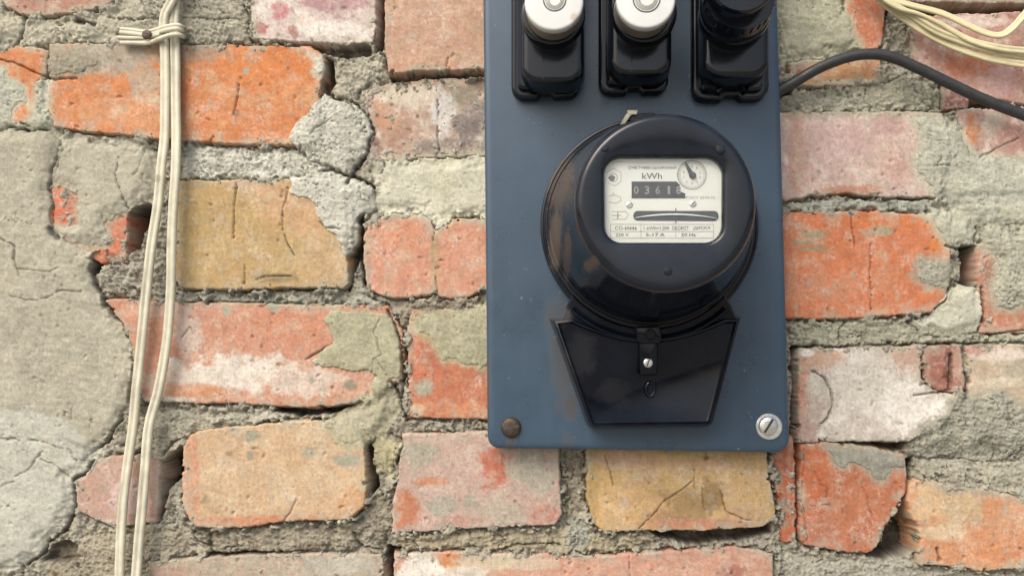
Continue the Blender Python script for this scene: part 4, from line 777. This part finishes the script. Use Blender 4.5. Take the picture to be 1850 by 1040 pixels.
# counter
mb = MB(); ct = [(1141, 328), (1222, 328), (1228, 334), (1229, 346), (1238, 350), (1238, 358), (1141, 358)]
loft(mb, opx(ct, PD), [(0, PD-.0002), (0, PD+.0003)]); cnt = mb.build('counter', M_DARK, card)
fl = Flat(); fl.d = PD+.0003
for t, x in zip('03618', (1149.5, 1169, 1188.5, 1208.5, 1226)): fl.text(t, x, 343.5, 14.5, 4.5 if t == '1' else 8.5, 1)
fl.build('digits', M_DIGIT, card, None, 180)
# rotor slot with the edge of the disc in it
mb = MB(); sl = rounded(opx([(1144, 381), (1144, 398.5), (1298, 399.5), (1298, 381)], PD), .0024, 8)
loft(mb, sl, [(0, PD-.0002), (0, PD+.0002)]); mb.build('rotor_slot', M_DARK, card)
mb = MB(); pth = []
for k in range(25):
    t = k/24; pth.append(P3(1148+t*147, 395.5-8.5*math.sin(math.pi*min(1, t*.92+.06))**.8, PD+.0006))
n = len(pth); rg = []
for k, p in enumerate(pth):
    wv = .0009*math.sin(math.pi*(k+.6)/(n+.2))**.7*(1-.45*k/n)+.0001
    rg.append([(p[0], -(PD+.0003), p[2]-wv/2), (p[0], -(PD+.0008), p[2]-wv/2), (p[0], -(PD+.0008), p[2]+wv/2), (p[0], -(PD+.0003), p[2]+wv/2)])
mb.rings(rg, True, True); mb.build('rotor_disc', M_DISC, card)
fl = Flat(); fl.stroke([(1221, 376), (1221, 383)], 2, 5).stroke([(1221, 397), (1221, 403)], 2, 5); fl.build('index_mark', M_INK, card)
for px, py in ((1137, 370), (1252, 368)): screw(px, py, 6.2*S(PD), PD, M_STEEL, 'plate_screw', card, .3, .7)
# terminal lid
TD = DP+.017
arc = []
for k in range(25):
    a = R(47+86*k/24); rr = 203+16*abs(k/12-1)**3
    arc.append((1171+rr*math.cos(a), 410+rr*math.sin(a)))
low = [(1001, 578), (1070, 771), (1286, 769), (1337, 574)]
lo_ = opx([(1001, 580), (1068, 772), (1286, 769), (1337, 576)], TD)
rl = rounded(lo_, [0, .004, .004, 0], 7)
ao = opx(arc[1:-1], TD)
tl = rl+ao
mb = MB(); loft(mb, tl, [(-.0022, DP-.0005), (-.0018, DP+.004), (-.0006, TD-.004), (-.0001, TD-.0012), (.0003, TD-.0004), (.0008, TD), (.0014, TD), (.0018, TD-.0006), (.0022, TD-.0028), (.0026, TD-.0031)])
lid = mb.build('terminal_cover', M_LID, met, None, 50)
mb = MB(); nk = opx([(1022, 556), (1008, 586), (1062, 690), (1292, 690), (1333, 580), (1322, 552)]+[(1172+185*math.cos(R(a)), 408+185*math.sin(R(a))) for a in range(42, 139, 4)], DP+.013)
loft(mb, rounded(nk[:6], [0, .004, 0, 0, .004, 0], 4)+nk[6:], [(0, DP-.0005), (0, DP+.012), (.0010, DP+.013)]); mb.build('neck', M_LID, met)
for k, (ra, dd) in enumerate([(199, .012), (205, .016)]):      # ribs that follow the round base
    mb = MB(); pth = []
    for i in range(49):
        a = R(47+86*i/48); x, z = at(1172+ra*math.cos(a), 409+ra*math.sin(a), DP+dd); pth.append((x, -(DP+dd), z))
    sweep(mb, pth, [(.0012*math.cos(t), .004*min(0, math.sin(t))+.0016*max(0, math.sin(t))) for t in np.linspace(0, 2*math.pi, 12, endpoint=False)]); mb.build('rib', M_LID, met)
mb = MB(); loft(mb, rounded(opx([(1149, 590), (1150, 616), (1157, 621), (1192, 621), (1197, 612), (1191, 588)], TD+.003), .0012, 4), [(-.0004, DP+.01), (0, TD+.002), (.0005, TD+.0028), (.001, TD+.003)])
lug = mb.build('lug', M_LID, met)
turned(1175, 604, TD+.0042, [(10, .003), (10, .0006), (8.5, 0), (8, .0008), (3, .0008)], 'lug_screw', M_BAK, lug, 24)
mb = MB(); loft(mb, rounded(opx([(1154, 612), (1156, 677), (1187, 677), (1190, 612)], TD+.002), .001, 4), [(-.0003, TD-.003), (0, TD+.0012), (.0004, TD+.0019), (.0009, TD+.002)])
strap = mb.build('strap', M_LID, lid)
screw(1171, 655, 8.6*S(TD), TD+.002, M_STEEL, 'sealing_screw', lid, .35, 1.2)
mb = MB(); ov = [(1175+9*math.cos(a), 703+14*math.sin(a)) for a in np.linspace(0, 2*math.pi, 28, endpoint=False)]
loft(mb, opx(ov, TD), [(-.0004, TD-.0018), (0, TD-.0008), (.0004, TD-.0006), (.0010, TD-.0008), (.0015, TD-.0022)], False, True); mb.build('knockout', M_LID, lid)
# seal tag and hanging lug above the base
mb = MB(); loft(mb, rounded(opx([(1132, 240), (1140, 206), (1182, 203), (1206, 236)], DP+.008), .002, 5), [(0, DP-.0005), (0, DP+.007), (.0006, DP+.008)]); mb.build('hanging_lug', M_BAK, met)
mb = MB(); sweep(mb, [P3(1121, 232, DP+.006), P3(1128, 219, DP+.009), P3(1134, 209, DP+.010), P3(1139, 205, DP+.010)], [(-.0012, -.0004), (.0012, -.0004), (.0012, .0004), (-.0012, .0004)])
loft(mb, rounded(opx([(1133, 199), (1135, 207), (1151, 207), (1152, 199)], DP+.011), .0004, 3), [(0, DP+.008), (0, DP+.0106), (.0003, DP+.011)]); mb.build('seal_tag', M_CREAM, met, 'pale plastic seal tag')

# ------------------------------------------------------------------ cables
def cable(name, label, pts, section, mat, cat='cable', group=None, per=10, twist=None):
    p = spline([tuple(P3(x, y, d)) for x, y, d in pts], per)
    mb = MB(); sweep(mb, p, section, twist=twist); o = mb.build(name, mat, None, None, 60)
    o['label'] = label; o['category'] = cat
    if group: o['group'] = group
    return o
TW = twin(.00168, .00153)
G1 = 'flat cream cables down the left of the wall'
cable('flat_cable', 'cream flat twin cable hanging at left, the one that bends out over the grey mortar', [(340,-60,.012),(326,-28,.010),(308,6,.009),(297,30,.008),(296,60,.007),(298.2,110,.007),(298.4,180,.007),(297,250,.008),(291.5,300,.009),(285,370,.009),(274,440,.009),(266,510,.009),(259,580,.009),(252,650,.008),(246,705,.008),(240,770,.008),(229,850,.008),(222,910,.008),(218,975,.009),(216,1040,.009),(214,1110,.010)], TW, M_CREAM, group=G1, twist=lambda t: .12*math.sin(t*9))
cable('flat_cable', 'cream flat twin cable hanging at left, beside the yellow ochre brick', [(322,-60,.006),(318,-20,.006),(315,30,.006),(316,70,.006),(317.2,120,.007),(317.6,180,.007),(318.5,250,.009),(317,310,.011),(313,370,.012),(310,440,.012),(309,510,.011),(305,580,.010),(298,640,.010),(286,705,.009),(269,770,.009),(262,850,.010),(257,910,.010),(251,975,.010),(246,1040,.010),(241,1110,.011)], TW, M_CREAM, group=G1, twist=lambda t: -.15*math.sin(t*8+1))
st = thing('cable_strap', 'short cream cable offcut nailed round the two hanging cables as a strap', 'strap', P3(264, 64, .004))
r1 = .0013
mb = MB(); sweep(mb, spline([tuple(P3(*q)) for q in [(217,56,.006),(240,58,.006),(264,61,.007),(284,57,.009),(300,52,.0125),(318,49,.013),(327,51,.0115),(331,54,.008),(331,56,.003)]], 8), twin(.0014, .0012)); mb.build('strip', M_CREAM, st)
mb = MB(); sweep(mb, spline([tuple(P3(*q)) for q in [(218,78,.006),(240,78,.006),(264,78,.007),(278,75,.009),(292,69,.0125),(308,64,.013),(322,63,.0125),(330,66,.0095),(332,67,.003)]], 8), circ(.0015)); mb.build('strip', M_CREAM, st)
mb = MB(); sweep(mb, spline([tuple(P3(*q)) for q in [(214,68,.005),(235,69,.006),(258,69,.006),(275,66,.008),(290,62,.0115)]], 8), circ(.0013)); mb.build('strip', M_CREAM, st)
nc = at(264, 62, .011); mb = MB(); lathe(mb, nc, [(.001, -.01), (.0011, .0095), (.0030, .0097), (.0032, .0102), (.0029, .0108), (.0018, .0112)], 18); mb.build('nail', M_RUST, st)
cable('power_cable', 'thick black cable arching out from behind the panel across the bricks', [(1360,190,.006),(1398,170,.008),(1430,152,.010),(1480,123,.012),(1530,104,.012),(1570,98,.012),(1610,103,.012),(1660,124,.012),(1720,153,.012),(1780,181,.012),(1850,208,.012),(1930,236,.012)], circ(.0034, 18), M_BLK)
G2 = 'cream cables at the top right'
TW2 = twin(.00120, .00110)
cable('flat_cable', 'aged cream cable at top right, lowest of the bunch, running out to the edge', [(1548,-40,.010),(1580,-8,.010),(1620,24,.011),(1670,58,.012),(1720,84,.012),(1770,102,.012),(1815,112,.012),(1860,118,.012),(1940,126,.012)], TW2, M_CREAM2, group=G2, twist=lambda t: .3*math.sin(8*t))
cable('flat_cable', 'aged cream cable at top right, in the middle of the bunch', [(1556,-40,.014),(1592,-4,.014),(1640,24,.014),(1690,56,.015),(1740,76,.014),(1790,90,.014),(1830,99,.013),(1870,104,.013),(1950,110,.013)], TW2, M_CREAM2, group=G2, twist=lambda t: .6+.4*math.sin(9*t))
cable('flat_cable', 'aged cream cable at top right, crossing over the others at the upper end', [(1574,-40,.016),(1594,-6,.017),(1622,14,.017),(1660,26,.016),(1700,44,.015),(1750,72,.015),(1800,86,.016),(1850,92,.015),(1940,98,.014)], TW2, M_CREAM2, group=G2, twist=lambda t: -.5+.5*math.sin(7*t+2))
cable('flat_cable', 'aged cream cable at top right, the one that turns back upwards', [(1590,-40,.011),(1606,-4,.012),(1646,10,.012),(1700,24,.012),(1744,44,.013),(1780,60,.014),(1808,64,.015),(1828,52,.015),(1848,30,.014),(1880,-10,.013),(1900,-50,.012)], TW2, M_CREAM2, group=G2, twist=lambda t: -.4)
